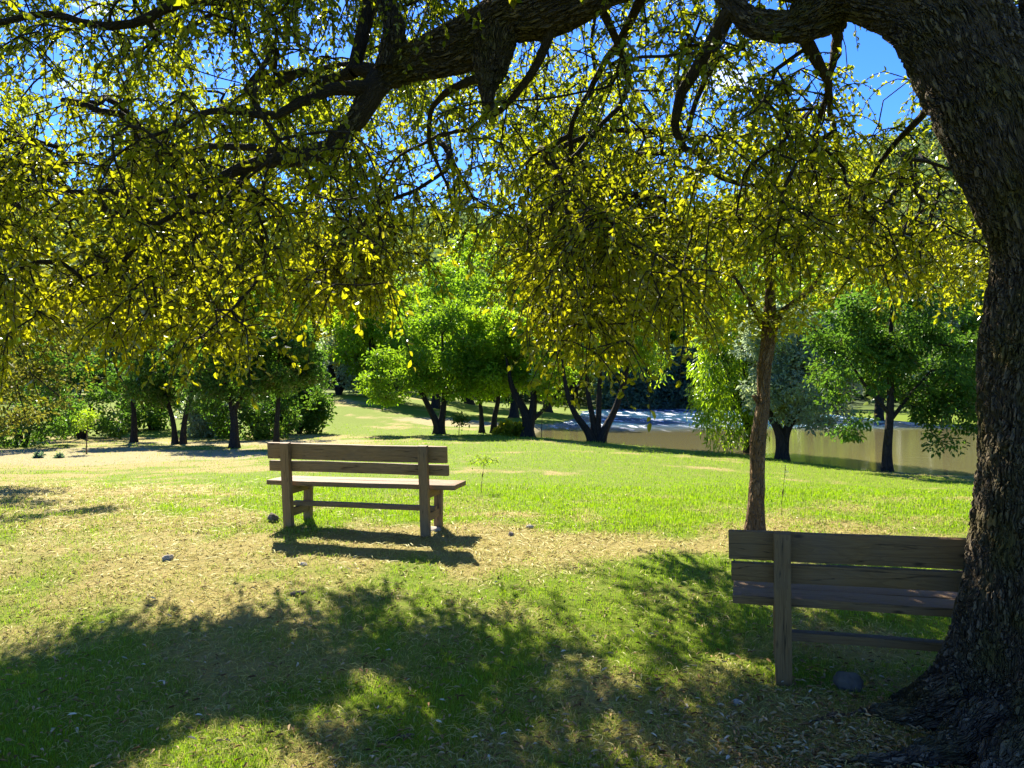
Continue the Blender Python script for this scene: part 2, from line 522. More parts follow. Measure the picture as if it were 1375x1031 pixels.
def make_straw():
    mb = MB()
    n = 66000
    x, y = scatter_view(n, 2.9, 15.0)
    dr = dryness(x, y)
    keep = (RNG.random(n) < 0.10 + dr * 1.15) & ~in_obstacle(x, y)
    x, y = x[keep], y[keep]; n = len(x)
    a = RNG.random(n) * 2 * math.pi; cv = (RNG.random(n) - 0.5) * 1.7
    L = (0.04 + 0.075 * RNG.random(n)) * np.clip(y / 6, 0.8, 1.5); Wd = (0.0026 + 0.0036 * RNG.random(n) ** 2) * np.clip(y / 5, 0.8, 2.5)
    pts = []
    px, py = x.copy(), y.copy()
    for k in range(4):
        pts.append(np.stack([px, py], -1))
        px = px + np.cos(a) * L / 3; py = py + np.sin(a) * L / 3; a = a + cv / 3
    pts = np.stack(pts, 1)
    lift = np.array([0.004, 0.016, 0.018, 0.006])[None, :] * (0.4 + RNG.random(n))[:, None]
    d = np.gradient(pts, axis=1); d = d / np.maximum(np.linalg.norm(d, axis=2, keepdims=True), 1e-9)
    s = np.stack([-d[..., 1], d[..., 0]], -1) * Wd[:, None, None] * 0.5
    z = ground_z(x, y)[:, None] + lift
    A = np.concatenate([pts - s, z[..., None]], -1); B = np.concatenate([pts + s, (z + 0.002)[..., None]], -1)
    V = np.concatenate([A, B], 1).reshape(-1, 3)
    k = np.arange(n)[:, None] * 8
    fs = [k + np.array([[i, i + 1, i + 5, i + 4]]) for i in range(3)]
    mb.add(V, fs, rnd=np.repeat(RNG.random(n), 8), tone=np.repeat(.62 + .38 * RNG.random(n), 8))
    o = link('straw', mb.mesh('straw'), GRASS_MAT)
    tag(o, 'pale dry grass stems lying loose over the trodden lawn', 'dry grass', kind='stuff')


make_straw()


def litter_material():
    m, nt, out = new_mat('dead_leaf'); T = NT(nt)
    rnd = T.attr('rnd').outputs['Fac']
    c = T.ramp(rnd, [(0.0, (0.10, 0.05, 0.02)), (0.35, (0.26, 0.16, 0.06)), (0.7, (0.36, 0.26, 0.12)), (0.93, (0.42, 0.33, 0.17)), (1.0, (0.60, 0.55, 0.42))])
    b = T.n('ShaderNodeBsdfPrincipled', {'Base Color': c, 'Roughness': 0.75, 'Specular IOR Level': .1})
    T.link(b.outputs[0], out.inputs['Surface'])
    return m


def make_litter():
    mb = MB()
    n = 16000
    x, y = scatter_view(n, 2.8, 11.0)
    near_tree = np.exp(-((x - 2.0) ** 2 / 3.2 + (y - 3.9) ** 2 / 1.2))
    keep = (RNG.random(n) < 0.22 + 0.75 * near_tree + 0.25 * dryness(x, y)) & ~in_obstacle(x, y)
    x, y = x[keep], y[keep]
    nt = 1300
    x = np.concatenate([x, RNG.normal(1.75, 0.55, nt)]); y = np.concatenate([y, RNG.normal(3.65, 0.28, nt)])
    ok = (np.hypot(x - 2.72, y - 3.95) > 0.52) & (y > 2.9); x, y = x[ok], y[ok]
    n = len(x)
    a = RNG.random(n) * 2 * math.pi
    z = ground_z(x, y) + 0.010 + 0.024 * RNG.random(n)
    D = np.stack([np.cos(a), np.sin(a), (RNG.random(n) - .5) * 0.5], -1)
    N = np.stack([RNG.normal(0, .35, n), RNG.normal(0, .35, n), np.ones(n)], -1)
    L = 0.024 + 0.030 * RNG.random(n)
    leaves(mb, np.stack([x, y, z], -1), D, N, L, L * 0.30, 0.15)
    o = link('leaf_litter', mb.mesh('leaf_litter'), litter_material())
    tag(o, 'fallen brown oak leaves scattered over the shaded grass', 'leaf litter', kind='stuff')


make_litter()


# ------------------------------------------------------------------ tree growing
class Grow:
    """nodes with parents; crowns are grown by joining points to the nearest wood"""

    def __init__(s, cap=60000):
        s.p = np.zeros((cap, 3)); s.par = np.full(cap, -1); s.r = np.zeros(cap); s.lvl = np.zeros(cap, int); s.n = 0

    def add(s, p, par, r=0.0, lvl=1):
        i = s.n; s.p[i] = p; s.par[i] = par; s.r[i] = r; s.lvl[i] = lvl; s.n += 1
        return i

    def seed(s, pts, rad, step, parent=-1, lvl=0):
        P, R = smooth_path(pts, rad, step)
        for k in range(len(P)):
            parent = s.add(P[k], parent, R[k], lvl)
        return parent

    def nearest(s, p, bias=0.0, lo=0):
        d = s.p[:s.n] - p
        c = np.sqrt((d ** 2).sum(1)) - bias * d[:, 2]
        return int(np.argmin(c))

    def attract(s, A, step=0.12, bias=0.25, wig=0.03, sag=0.12):
        n0 = s.n
        d0 = np.array([np.sqrt(((s.p[:n0] - a) ** 2).sum(1)).min() for a in A])
        ends = []
        for k in np.argsort(d0):
            a = A[k]
            i = s.nearest(a, bias)
            p0 = s.p[i]; L = np.linalg.norm(a - p0)
            if L < 0.03: ends.append(i); continue
            par = s.par[i]
            t = unit(p0 - s.p[par]) if par >= 0 else np.array([0, 0, 1.0])
            m = max(1, int(L / step))
            c1 = p0 + (t * 0.45 + unit(a - p0) * 0.35) * L * 0.45 + np.array([0, 0, sag * L])
            cur = i
            for u in np.linspace(0, 1, m + 1)[1:]:
                q = (1 - u) ** 2 * p0 + 2 * u * (1 - u) * c1 + u * u * a
                if u < 1: q = q + RNG.normal(0, wig * step * 3, 3)
                cur = s.add(q, cur)
            ends.append(cur)
        return np.array(ends)

    def radii(s, tip=0.003, ex=2.3, scale=1.0):
        acc = np.zeros(s.n)
        for i in range(s.n - 1, -1, -1):
            v = max(acc[i], tip ** ex)
            rr = v ** (1 / ex) * scale
            if s.r[i] == 0 or rr > s.r[i] > 0 and s.lvl[i] > 0: s.r[i] = rr
            if s.par[i] >= 0: acc[s.par[i]] += v
        return s.r[:s.n]

    def tubes(s, mb, skip_lvl=None, big=0.05, smin=4):
        kids = [[] for _ in range(s.n)]
        for i in range(s.n):
            if s.par[i] >= 0: kids[s.par[i]].append(i)
        started = [i for i in range(s.n) if s.par[i] < 0]
        while started:
            i = started.pop()
            chain = [i] if s.par[i] < 0 else [s.par[i], i]
            cur = i
            while kids[cur]:
                ks = sorted(kids[cur], key=lambda k: (-1 if s.lvl[k] == s.lvl[cur] == 0 else 0, -s.r[k]))
                started.extend(ks[1:]); cur = ks[0]; chain.append(cur)
            P = s.p[chain]; R = s.r[chain].copy()
            if s.par[i] >= 0 and len(R) > 1: R[0] = min(R[0], R[1] * 1.25)
            if skip_lvl is not None and s.lvl[i] == skip_lvl and s.par[i] < 0: continue
            sides = 10 if R.max() > big else (6 if R.max() > big * 0.3 else smin)
            tube(mb, P, R, sides, cap=R.max() > big * 0.3)


def rand_dirs(n):
    return unit(RNG.normal(size=(n, 3)))


# ------------------------------------------------------------------ leaf and bark materials
OAK_LEAF = leaf_mat('oak_leaf', (0.026, 0.066, 0.006), (0.11, 0.16, 0.008), (0.15, 0.155, 0.008), (0.58, 0.67, 0.014), 0.54, 0.10)
DARK_LEAF = leaf_mat('dark_foliage', (0.018, 0.055, 0.012), (0.065, 0.14, 0.02), (0.09, 0.15, 0.02), (0.17, 0.38, 0.03), 0.44, 0.06, 0.5)
LIME_LEAF = leaf_mat('lime_foliage', (0.055, 0.14, 0.010), (0.15, 0.27, 0.014), (0.18, 0.27, 0.015), (0.46, 0.74, 0.02), 0.55, 0.06, 0.5)
MID_LEAF = leaf_mat('mid_foliage', (0.03, 0.09, 0.008), (0.10, 0.20, 0.012), (0.12, 0.20, 0.014), (0.33, 0.60, 0.02), 0.52, 0.08, 0.5)
GREY_LEAF = leaf_mat('silver_foliage', (0.12, 0.19, 0.13), (0.38, 0.46, 0.36), (0.26, 0.36, 0.2), (0.48, 0.62, 0.30), 0.5, 0.2, 0.6)
BLUE_LEAF = leaf_mat('shore_thicket_foliage', (0.030, 0.075, 0.060), (0.12, 0.20, 0.15), (0.13, 0.20, 0.12), (0.20, 0.36, 0.16), 0.4, 0.03, 0.4)
OLIVE_LEAF = leaf_mat('olive_foliage', (0.024, 0.050, 0.010), (0.085, 0.115, 0.028), (0.11, 0.115, 0.03), (0.26, 0.29, 0.03), 0.45, 0.05)
GOLD_LEAF = leaf_mat('golden_foliage', (0.10, 0.14, 0.010), (0.20, 0.23, 0.014), (0.24, 0.22, 0.014), (0.62, 0.62, 0.02), 0.5, 0.06, 0.5)
OAK_BARK = bark_mat('oak_bark', (0.022, 0.016, 0.010), (0.095, 0.070, 0.044), (0.24, 0.195, 0.14), 40, 0.024, moss=(0.08, 0.072, 0.016), stretch=0.17)
TWIG_BARK = bark_mat('oak_twig_bark', (0.020, 0.015, 0.010), (0.060, 0.044, 0.028), (0.10, 0.08, 0.055), 60, 0.0)
PALE_BARK = bark_mat('young_tree_bark', (0.05, 0.032, 0.017), (0.17, 0.105, 0.055), (0.32, 0.22, 0.13), 30, 0.014, stretch=0.18, bump=0.01)
DARK_BARK = bark_mat('riverside_bark', (0.012, 0.010, 0.008), (0.035, 0.028, 0.02), (0.07, 0.055, 0.04), 14, 0.0, bump=0.04)


# ------------------------------------------------------------------ the big oak
def oak_mask(px, py):
    """how leafy the hanging crown is, seen from the benches' side"""
    low = np.interp(px, [-300, 0, 60, 130, 210, 290, 345, 430, 490, 545, 600, 640, 690, 740, 775, 800, 840, 880, 905, 935, 965, 1010, 1080, 1150, 1230, 1300, 1600],
                    [520, 505, 470, 462, 478, 500, 478, 448, 445, 405, 372, 345, 385, 470, 512, 524, 505, 425, 468, 425, 395, 380, 385, 400, 415, 430, 430])
    low = low + (vnoise(px * 0.03, py * 0.0 + 2, 5) - .5) * 26 + (vnoise(px * 0.1, py * 0.0 + 9, 6) - .5) * 18
    low = low - 32
    m = sstep(0, 26, low - py)
    n = fbm(px * 0.011, py * 0.011, 13, 3)
    m = m * np.clip(0.30 + 1.5 * (n - 0.28), 0.05, 1)
    m = m * (0.55 + 0.45 * sstep(60, 200, low - py) + 0.45 * sstep(140, 40, low - py))
    m = m * (0.55 + 0.45 * sstep(150, 300, py))
    # open sky windows
    m = m * (1 - 0.72 * blob(px, py, 600, 205, 190, 70)) * (1 - 0.62 * blob(px, py, 440, 150, 120, 60)) * (1 - .6 * blob(px, py, 280, 110, 60, 40)) * (1 - 0.35 * blob(px, py, 700, 130, 120, 60))
    m = m * (1 - 0.7 * blob(px, py, 1205, 115, 45, 65)) * (1 - 0.7 * blob(px, py, 1120, 90, 60, 40)) * (1 - 0.82 * blob(px, py, 605, 335, 95, 75)) * (1 - 0.5 * blob(px, py, 1090, 300, 70, 50)) * (1 - 0.5 * blob(px, py, 215, 130, 60, 60))
    m = m * (1 - 0.2 * blob(px, py, 1245, 225, 30, 40)) * (1 + 1.2 * blob(px, py, 1235, 310, 75, 90)) * (1 - .6 * blob(px, py, 60, 110, 50, 60))
    return m


SHX = [-9, -3.6, -3.3, -2.9, -2.2, -1.2, 0.0, 0.8, 1.6, 2.6, 4, 9]
SHY = [4.6, 4.75, 4.95, 5.25, 5.55, 5.85, 5.75, 6.2, 6.6, 6.9, 7.0, 7.0]


def shade_ok(P, slack=0.0):
    """keeps the crown within the outline whose shadow the lawn shows"""
    t = (P[:, 2]) / SUN[2]
    sx = P[:, 0] - SUN[0] * t; sy = P[:, 1] - SUN[1] * t
    edge = np.interp(sx, SHX, SHY) + (fbm(sx * 1.1, sy * 0.0 + 4, 8, 3) - 0.5) * 0.9 + slack
    hole = fbm(sx * 1.35 + 11, sy * 2.6, 91, 2)
    hole = hole - 0.22 * blob(sx, sy, -2.0, 4.35, .5, .22) - 0.2 * blob(sx, sy, 0.3, 4.0, 1.2, .3) - .15 * blob(sx, sy, .9, 4.5, .6, .2)
    return (sy < edge) & (hole > 0.365)


def build_oak():
    root = thing('oak_tree', 'huge old oak with rough dark trunk at right and drooping leafy limbs over the benches', 'tree', (2.72, 3.95, gz(2.72, 3.95)))
    off = np.array(root.location)
    G = Grow(220000)
    # trunk
    tz = gz(2.72, 3.95)
    trunk = [(2.76, 3.96, tz - 0.25), (2.755, 3.95, tz + 0.05), (2.75, 3.95, 0.30), (2.735, 3.95, 0.7), (2.745, 3.93, 1.3), (2.76, 3.9, 1.9), (2.80, 3.88, 2.5), (2.86, 3.88, 3.2), (2.93, 3.95, 4.2), (3.0, 4.2, 5.5), (2.9, 4.6, 7.0)]
    trad = [0.48, 0.43, 0.385, 0.355, 0.338, 0.335, 0.32, 0.29, 0.26, 0.19, 0.09]
    TP, TR = smooth_path(trunk, trad, 0.012)
    ph = 0.6

    def flare(th, pts, A, B, c, s_):
        z = pts[:, 2] - tz
        dirs = A[:, None, :] * c[None, :, None] + B[:, None, :] * s_[None, :, None]
        ang = np.arctan2(dirs[..., 1], dirs[..., 0])
        f = np.exp(-np.maximum(z, 0) / 0.26)[:, None]
        lob = 0.0
        for a0, w_, k in ((math.pi - 0.15, 0.50, 0.85), (-2.2, 0.45, 0.5), (-1.1, 0.5, 0.5), (0.2, 0.5, 0.6), (1.5, 0.5, 0.5), (2.35, 0.4, 0.45)):
            dd = np.abs((ang - a0 + math.pi) % (2 * math.pi) - math.pi)
            lob = lob + k * np.exp(-(dd / w_) ** 2)
        wob = 1 + 0.05 * np.sin(ang * 3 + pts[:, 2:3] * 2.1) + 0.035 * np.sin(ang * 5 - pts[:, 2:3] * 3.3 + 1) + 0.03 * np.sin(ang * 2 + pts[:, 2:3] * 5)
        return wob + f * lob
    tb = MB(); tube(tb, TP, TR, 260, flare)
    # main limb arching left out of the trunk
    L = [W(1409, 400, 3.90), W(1390, 300, 3.86), W(1356, 195, 3.86), W(1314, 98, 3.92), W(1248, 2, 4.05), W(1140, -36, 4.25), W(1020, -62, 4.5), W(920, -60, 4.75), W(825, -42, 4.95), W(745, 5, 5.1), W(682, 24, 5.2), W(622, 58, 5.3), W(560, 82, 5.35), W(512, 110, 5.4), W(486, 145, 5.38), W(466, 173, 5.35)]
    pr = [48, 58, 66, 66, 60, 56, 48, 46, 42, 38, 34, 33, 23, 16, 13, 10]
    lr = [p * q[1] / F for p, q in zip(pr, L)]
    LP, LR = smooth_path(L, lr, 0.014)
    tube(tb, LP, LR, 200, lambda th, pts, A, B, c, s_: 1 + 0.05 * np.sin(3 * th[None, :] + pts[:, 0:1] * 4) + 0.05 * np.sin(2 * th[None, :] - pts[:, 0:1] * 7))
    # broken knob under the limb and a short thick stub with a branch
    for pts, rr in (([W(665, 45, 5.2), W(658, 95, 5.18), W(655, 122, 5.17), W(656, 150, 5.17)], (0.17, 0.10, 0.055, 0.03)),
                    ([W(1120, 0, 4.3), W(1060, 34, 4.35), W(1015, 30, 4.45), W(985, 8, 4.5), W(950, -40, 4.6)], (0.16, 0.085, 0.075, 0.06, 0.045)),
                    ([W(527, 95, 5.38), W(530, 45, 5.36), W(520, -5, 5.4), W(512, -80, 5.6)], (0.13, 0.075, 0.065, 0.055))):
        P_, R_ = smooth_path(pts, rr, 0.02)
        tube(tb, P_, R_, 60, lambda th, pts, A, B, c, s_: 1 + 0.08 * np.sin(3 * th[None, :] + pts[:, 2:3] * 9))
    tr = link('trunk', shifted(tb, off).mesh('oak_trunk', True), OAK_BARK, root)
    # surface roots
    rb = MB()
    for pts, rr in (([(2.35, 3.78, .10), (2.02, 3.66, .015), (1.72, 3.62, -.03), (1.40, 3.66, -.055), (1.12, 3.78, -.08)], (.15, .075, .05, .036, .015)),
                    ([(2.3, 3.95, .12), (2.02, 4.05, .0), (1.78, 4.2, -.06)], (.16, .07, .02)),
                    ([(2.4, 3.6, .08), (2.12, 3.42, .01), (1.85, 3.25, -.03), (1.55, 3.16, -.07)], (.16, .08, .045, .015)),
                    ([(3.05, 3.6, .08), (3.2, 3.3, -.0), (3.3, 3.0, -.06)], (.15, .07, .02))):
        pts = [(x, y, z + gz(x, y) + 0.02) for x, y, z in pts]
        P_, R_ = smooth_path(pts, rr, 0.015)
        P_ = P_ + np.stack([np.zeros(len(P_)), 0.012 * np.sin(P_[:, 0] * 17), 0.006 * np.sin(P_[:, 0] * 23)], -1)
        rb2 = MB(); tube(rb2, P_, R_, 48, lambda th, pts, A, B, c, s_: 1 + 0.1 * np.sin(2 * th[None, :] + pts[:, 0:1] * 12))
        link('root', shifted(rb2, off).mesh('oak_root', True), OAK_BARK, root)

    # skeleton of boughs
    def seed(pl, rad):
        pts = [W(*p) for p in pl]
        par = G.nearest(pts[0]) if G.n else -1
        i0 = G.n
        G.seed(pts, rad, 0.10, par, 0)
        k = np.arange(G.n - i0); env = np.minimum(k / 4.0, 1)[:, None]
        wg = np.stack([fbm(k * .21 + i0, k * 0.0 + c_, 55 + c_, 3) - .5 for c_ in range(3)], -1)
        G.p[i0:G.n] += wg * env * 0.16
    for k in range(0, len(LP), 8): G.add(LP[k], G.n - 1 if G.n else -1, LR[k], 9)
    tip = G.n - 1
    for k in range(int(len(TP) * 0.45), len(TP), 10): G.add(TP[k], -1 if k == int(len(TP) * 0.45) else G.n - 1, TR[k], 9)
    boughs = [
        ([(512, 104, 5.4), (473, 168, 5.35), (422, 204, 5.3), (356, 219, 5.3), (305, 239, 5.3), (254, 262, 5.35), (203, 267, 5.4), (168, 257, 5.5), (102, 259, 5.6), (61, 239, 5.7), (-60, 262, 6.0)], (.09, .062, .052, .046, .036, .031, .028, .025, .02, .016, .01)),
        ([(520, 105, 5.4), (478, 97, 5.6), (437, 107, 5.8), (402, 97, 6.0), (367, 112, 6.2), (331, 122, 6.5), (270, 150, 6.9)], (.07, .05, .042, .036, .03, .024, .012)),
        ([(505, 118, 5.4), (448, 118, 5.2), (407, 137, 5.0), (377, 158, 4.9), (285, 153, 4.8), (180, 190, 4.7)], (.06, .04, .034, .028, .02, .010)),
        ([(440, 195, 5.3), (380, 205, 5.6), (290, 200, 5.9), (200, 215, 6.3), (100, 300, 6.6)], (.04, .03, .024, .018, .010)),
        ([(330, 236, 5.3), (285, 290, 5.2), (225, 300, 5.1), (150, 345, 5.0), (85, 385, 4.9)], (.03, .022, .018, .013, .008)),
        ([(512, -60, 5.6), (380, -30, 5.3), (250, 10, 5.0), (173, 30, 4.9), (107, 36, 4.8), (70, 23, 4.8), (0, 30, 4.7), (-120, 60, 4.7)], (.055, .04, .032, .028, .024, .022, .018, .01)),
        ([(660, 95, 5.2), (590, 140, 5.6), (575, 190, 6.0), (600, 250, 6.4), (612, 300, 6.7)], (.036, .022, .016, .012, .007)),
        ([(740, 40, 5.1), (690, 130, 5.4), (640, 170, 5.8), (560, 200, 6.3), (520, 250, 6.6)], (.036, .022, .016, .012, .007)),
        ([(800, -10, 5.0), (843, 122, 5.4), (792, 178, 5.5), (741, 265, 5.6), (735, 340, 5.7)], (.032, .02, .018, .013, .007)),
        ([(870, -20, 4.9), (800, 100, 5.9), (770, 220, 6.4), (780, 350, 6.6), (792, 440, 6.7)], (.035, .024, .02, .014, .007)),
        ([(985, 8, 4.5), (902, 176, 5.2), (930, 199, 5.3), (950, 224, 5.35), (990, 240, 5.4), (1042, 250, 5.5), (1100, 290, 5.6)], (.05, .026, .022, .02, .016, .012, .007)),
        ([(1000, -20, 4.6), (960, 90, 5.8), (900, 250, 6.6), (890, 380, 6.9)], (.04, .024, .016, .007)),
        ([(1075, 42, 4.4), (1100, 95, 4.6), (1112, 112, 4.8), (1090, 190, 5.4), (1060, 280, 5.9)], (.045, .03, .024, .016, .007)),
        ([(1130, 10, 4.3), (1105, 110, 5.6), (1120, 200, 6.3), (1080, 320, 6.8)], (.036, .024, .016, .007)),
        ([(1290, 60, 4.0), (1262, 130, 4.9), (1228, 160, 5.4), (1190, 200, 5.7), (1160, 270, 5.9), (1170, 330, 6.0)], (.05, .03, .024, .018, .012, .006)),
        ([(940, -60, 4.75), (850, -220, 5.8), (700, -330, 7.0), (560, -380, 8.2)], (.12, .10, .07, .04)),
        ([(840, -45, 4.95), (640, -180, 4.6), (420, -260, 4.4), (150, -300, 4.6)], (.11, .085, .06, .03)),
        ([(1180, -60, 4.2), (1100, -330, 5.2), (1000, -520, 6.4)], (.14, .10, .05)),
        ([(760, -10, 5.1), (700, -110, 6.2), (600, -60, 7.4), (480, -10, 8.4)], (.08, .06, .04, .02)),
        ([(1240, 0, 4.0), (1300, -250, 5.5), (1250, -350, 7.0), (1150, -260, 8.4)], (.12, .09, .06, .025)),
    ]
    for pl, rad in boughs: seed(pl, rad)
    # points the twigs reach for, the part of the crown above the benches
    A = []
    tries = 0
    while len(A) < 1800 and tries < 300:
        tries += 1
        n = 3000
        px = RNG.random(n) * 1500 - 110; py = RNG.random(n) * 640 - 130
        d = 4.3 + 5.2 * RNG.random(n) ** 1.25
        m = np.where(py < 0, 0.5, oak_mask(px, np.maximum(py, 0)))
        P = np.stack([(px - 687.5) / F * d, d, CAMZ + (515.5 - py) / F * d], -1)
        front = np.interp(px, [1150, 1230, 1300], [4.3, 5.2, 6.0])
        limb_y = np.interp(px, [510, 560, 622, 682, 745, 825], [105, 80, 58, 30, 5, -42])
        clear = (px > 500) & (px < 840) & (np.abs(py - limb_y) < 75) & (d < 5.5)
        ok = (RNG.random(n) < m) & shade_ok(P) & (d > front) & (P[:, 2] > 1.95) & ~clear
        A.extend(P[ok])
    A = np.array(A[:1800])
    # crown overhead, to the right and behind, which casts the shade
    B = []
    while len(B) < 1150:
        n = 3000
        P = np.stack([RNG.uniform(-5.5, 7.5, n), RNG.uniform(-3.0, 11.0, n), RNG.uniform(2.9, 7.6, n)], -1)
        e = ((P[:, 0] - 1.2) / 6.6) ** 2 + ((P[:, 1] - 4.2) / 7.0) ** 2 + ((P[:, 2] - 3.0) / 4.6) ** 2
        py = 515.5 - (P[:, 2] - CAMZ) / np.maximum(P[:, 1], .3) * F
        px = 687.5 + P[:, 0] / np.maximum(P[:, 1], .3) * F
        hidden = (P[:, 1] < 0.2) | (py < -20) | (px < -30) | (px > 1420)
        ok = (e < 1) & (e > 0.28) & hidden & shade_ok(P, -0.1)
        B.extend(P[ok])
    B = np.array(B[:1150])
    # farther boughs towards the sun, which shade the grass in front of the benches
    Cc = []
    while len(Cc) < 1550:
        n = 3000
        g = np.stack([RNG.uniform(-5.0, 4.5, n), RNG.uniform(3.2, 6.6, n), np.zeros(n)], -1)
        h_ = n // 3
        g[:h_, 0] = RNG.uniform(-0.8, 2.6, h_); g[:h_, 1] = RNG.uniform(3.1, 5.2, h_)
        g[h_:h_ + n // 5, 0] = RNG.uniform(-2.8, -0.3, n // 5); g[h_:h_ + n // 5, 1] = RNG.uniform(3.5, 4.9, n // 5)
        P = g + SUN[None, :] * (RNG.uniform(2.6, 6.4, n) / SUN[2])[:, None]
        py = 515.5 - (P[:, 2] - CAMZ) / P[:, 1] * F; px = 687.5 + P[:, 0] / P[:, 1] * F
        m = np.where(py < 0, 1.0, oak_mask(px, np.maximum(py, 0)) * 1.6)
        Cc.extend(P[(RNG.random(n) < m) & shade_ok(P) & (px < 1215)])
    B = np.concatenate([B, np.array(Cc[:1550])])
    ends = G.attract(np.concatenate([A, B]), 0.13, 0.30, 0.05, 0.10)
    G.radii(0.0052, 2.4)
    # hanging twigs with leaves
    nA = len(A)
    base_n = G.n
    Pl, Dl, Tl, Ll = [], [], [], []
    # attract() returns ends in its own order; find which are in view by place
    for e in ends:
        p = G.p[e].copy()
        d = max(p[1], 0.1)
        seen = p[1] > 0.5 and abs(p[0]) < 0.70 * d + 0.3 and p[2] - CAMZ < 0.53 * d + 0.2
        k = RNG.integers(3, 5) if seen else 2
        hang = 0.55 if seen else 0.3
        for _ in range(k):
            dv = unit(RNG.normal(size=3) * np.array([1, 1, 0.55]) + np.array([-0.15, 0.0, -0.15]))
            L_ = RNG.uniform(0.22, 0.62) if seen else RNG.uniform(0.3, 0.6)
            m = 5
            cur = e; q = p.copy()
            for u in range(m):
                dv = unit(dv + np.array([0, 0, -hang * 0.55]) + RNG.normal(0, 0.10, 3))
                q = q + dv * L_ / m
                cur = G.add(q, cur, 0.0040 - 0.0005 * u, 2)
                nl = (2 + int(RNG.random() < .9) + int(RNG.random() < .5)) if seen else 2
                for _l in range(nl):
                    Pl.append(q - dv * L_ / m * RNG.random()); Dl.append(unit(dv * 0.8 + RNG.normal(size=3) * 0.75))
                    Ll.append((0.024 + 0.031 * RNG.random() ** 1.3 + 0.011 * float(np.clip((3.4 - q[2]) / 1.2, 0, 1))) * np.clip(p[1] / 7.0, 1, 1.4) if seen else RNG.uniform(0.09, 0.13))
                    Tl.append(0.0)
    Pl = np.array(Pl); Dl = np.array(Dl); Ll = np.array(Ll)
    tone = np.clip(0.60 - (Pl[:, 2] - 2.5) * 0.32 + RNG.normal(0, .13, len(Pl)), 0, 0.9)
    Nl = RNG.normal(size=(len(Pl), 3)) + np.array([0, -0.2, 0.9])
    cb = MB(); leaves(cb, Pl, Dl, Nl, Ll, Ll * RNG.uniform(.42, .62, len(Ll)), 0.16, tone)
    link('crown', shifted(cb, off).mesh('oak_crown'), OAK_LEAF, root)
    # drop the trunk and limb markers, which already have their own bark mesh
    bb = MB(); grow_tubes_skip(G, bb, 9)
    link('branches', shifted(bb, off).mesh('oak_branches', True), TWIG_BARK, root)
    print('oak leaves', len(Pl), 'nodes', G.n)


def shifted(mb, off):
    mb.v = [v - off for v in mb.v]
    return mb


def grow_tubes_skip(G, mb, lvl):
    """tubes for every chain, leaving out wood already modelled (level lvl)"""
    kids = [[] for _ in range(G.n)]
    for i in range(G.n):
        if G.par[i] >= 0: kids[G.par[i]].append(i)
    heads = []
    for i in range(G.n):
        if G.lvl[i] == lvl: continue
        p = G.par[i]
        if p < 0 or G.lvl[p] == lvl: heads.append(i)
    while heads:
        i = heads.pop()
        p = G.par[i]
        chain = ([p] if p >= 0 else []) + [i]
        cur = i
        while True:
            ks = [k for k in kids[cur] if G.lvl[k] != lvl]
            if not ks: break
            ks.sort(key=lambda k: (-int(G.lvl[k] == 0), -G.r[k]))
            heads.extend(ks[1:]); cur = ks[0]; chain.append(cur)
        P = G.p[chain]; R = G.r[chain].copy()
        if p >= 0: R[0] = min(R[0], R[1] * 1.2)
        sides = 12 if R.max() > 0.04 else (7 if R.max() > 0.012 else 4)
        tube(mb, P, R, sides, cap=False)


build_oak()


# ------------------------------------------------------------------ other trees
def crown_points(n, lobes, hollow=0.35, seed=1):
    """points in a crown made of several lobes (cx,cy,cz,rx,ry,rz), mostly towards their outside"""
    out = []
    w = np.array([l[3] * l[4] * l[5] for l in lobes]); w = w / w.sum()
    while len(out) < n:
        l = lobes[RNG.choice(len(lobes), p=w)]
        d = unit(RNG.normal(size=3)); r = (hollow + (1 - hollow) * RNG.random()) ** 0.6
        p = np.array(l[:3]) + d * r * np.array(l[3:])
        if fbm(p[0] * 0.9 + seed, p[2] * 0.9 + p[1] * 0.7, 5 + seed, 2) < 0.36: continue
        out.append(p)
    return np.array(out)


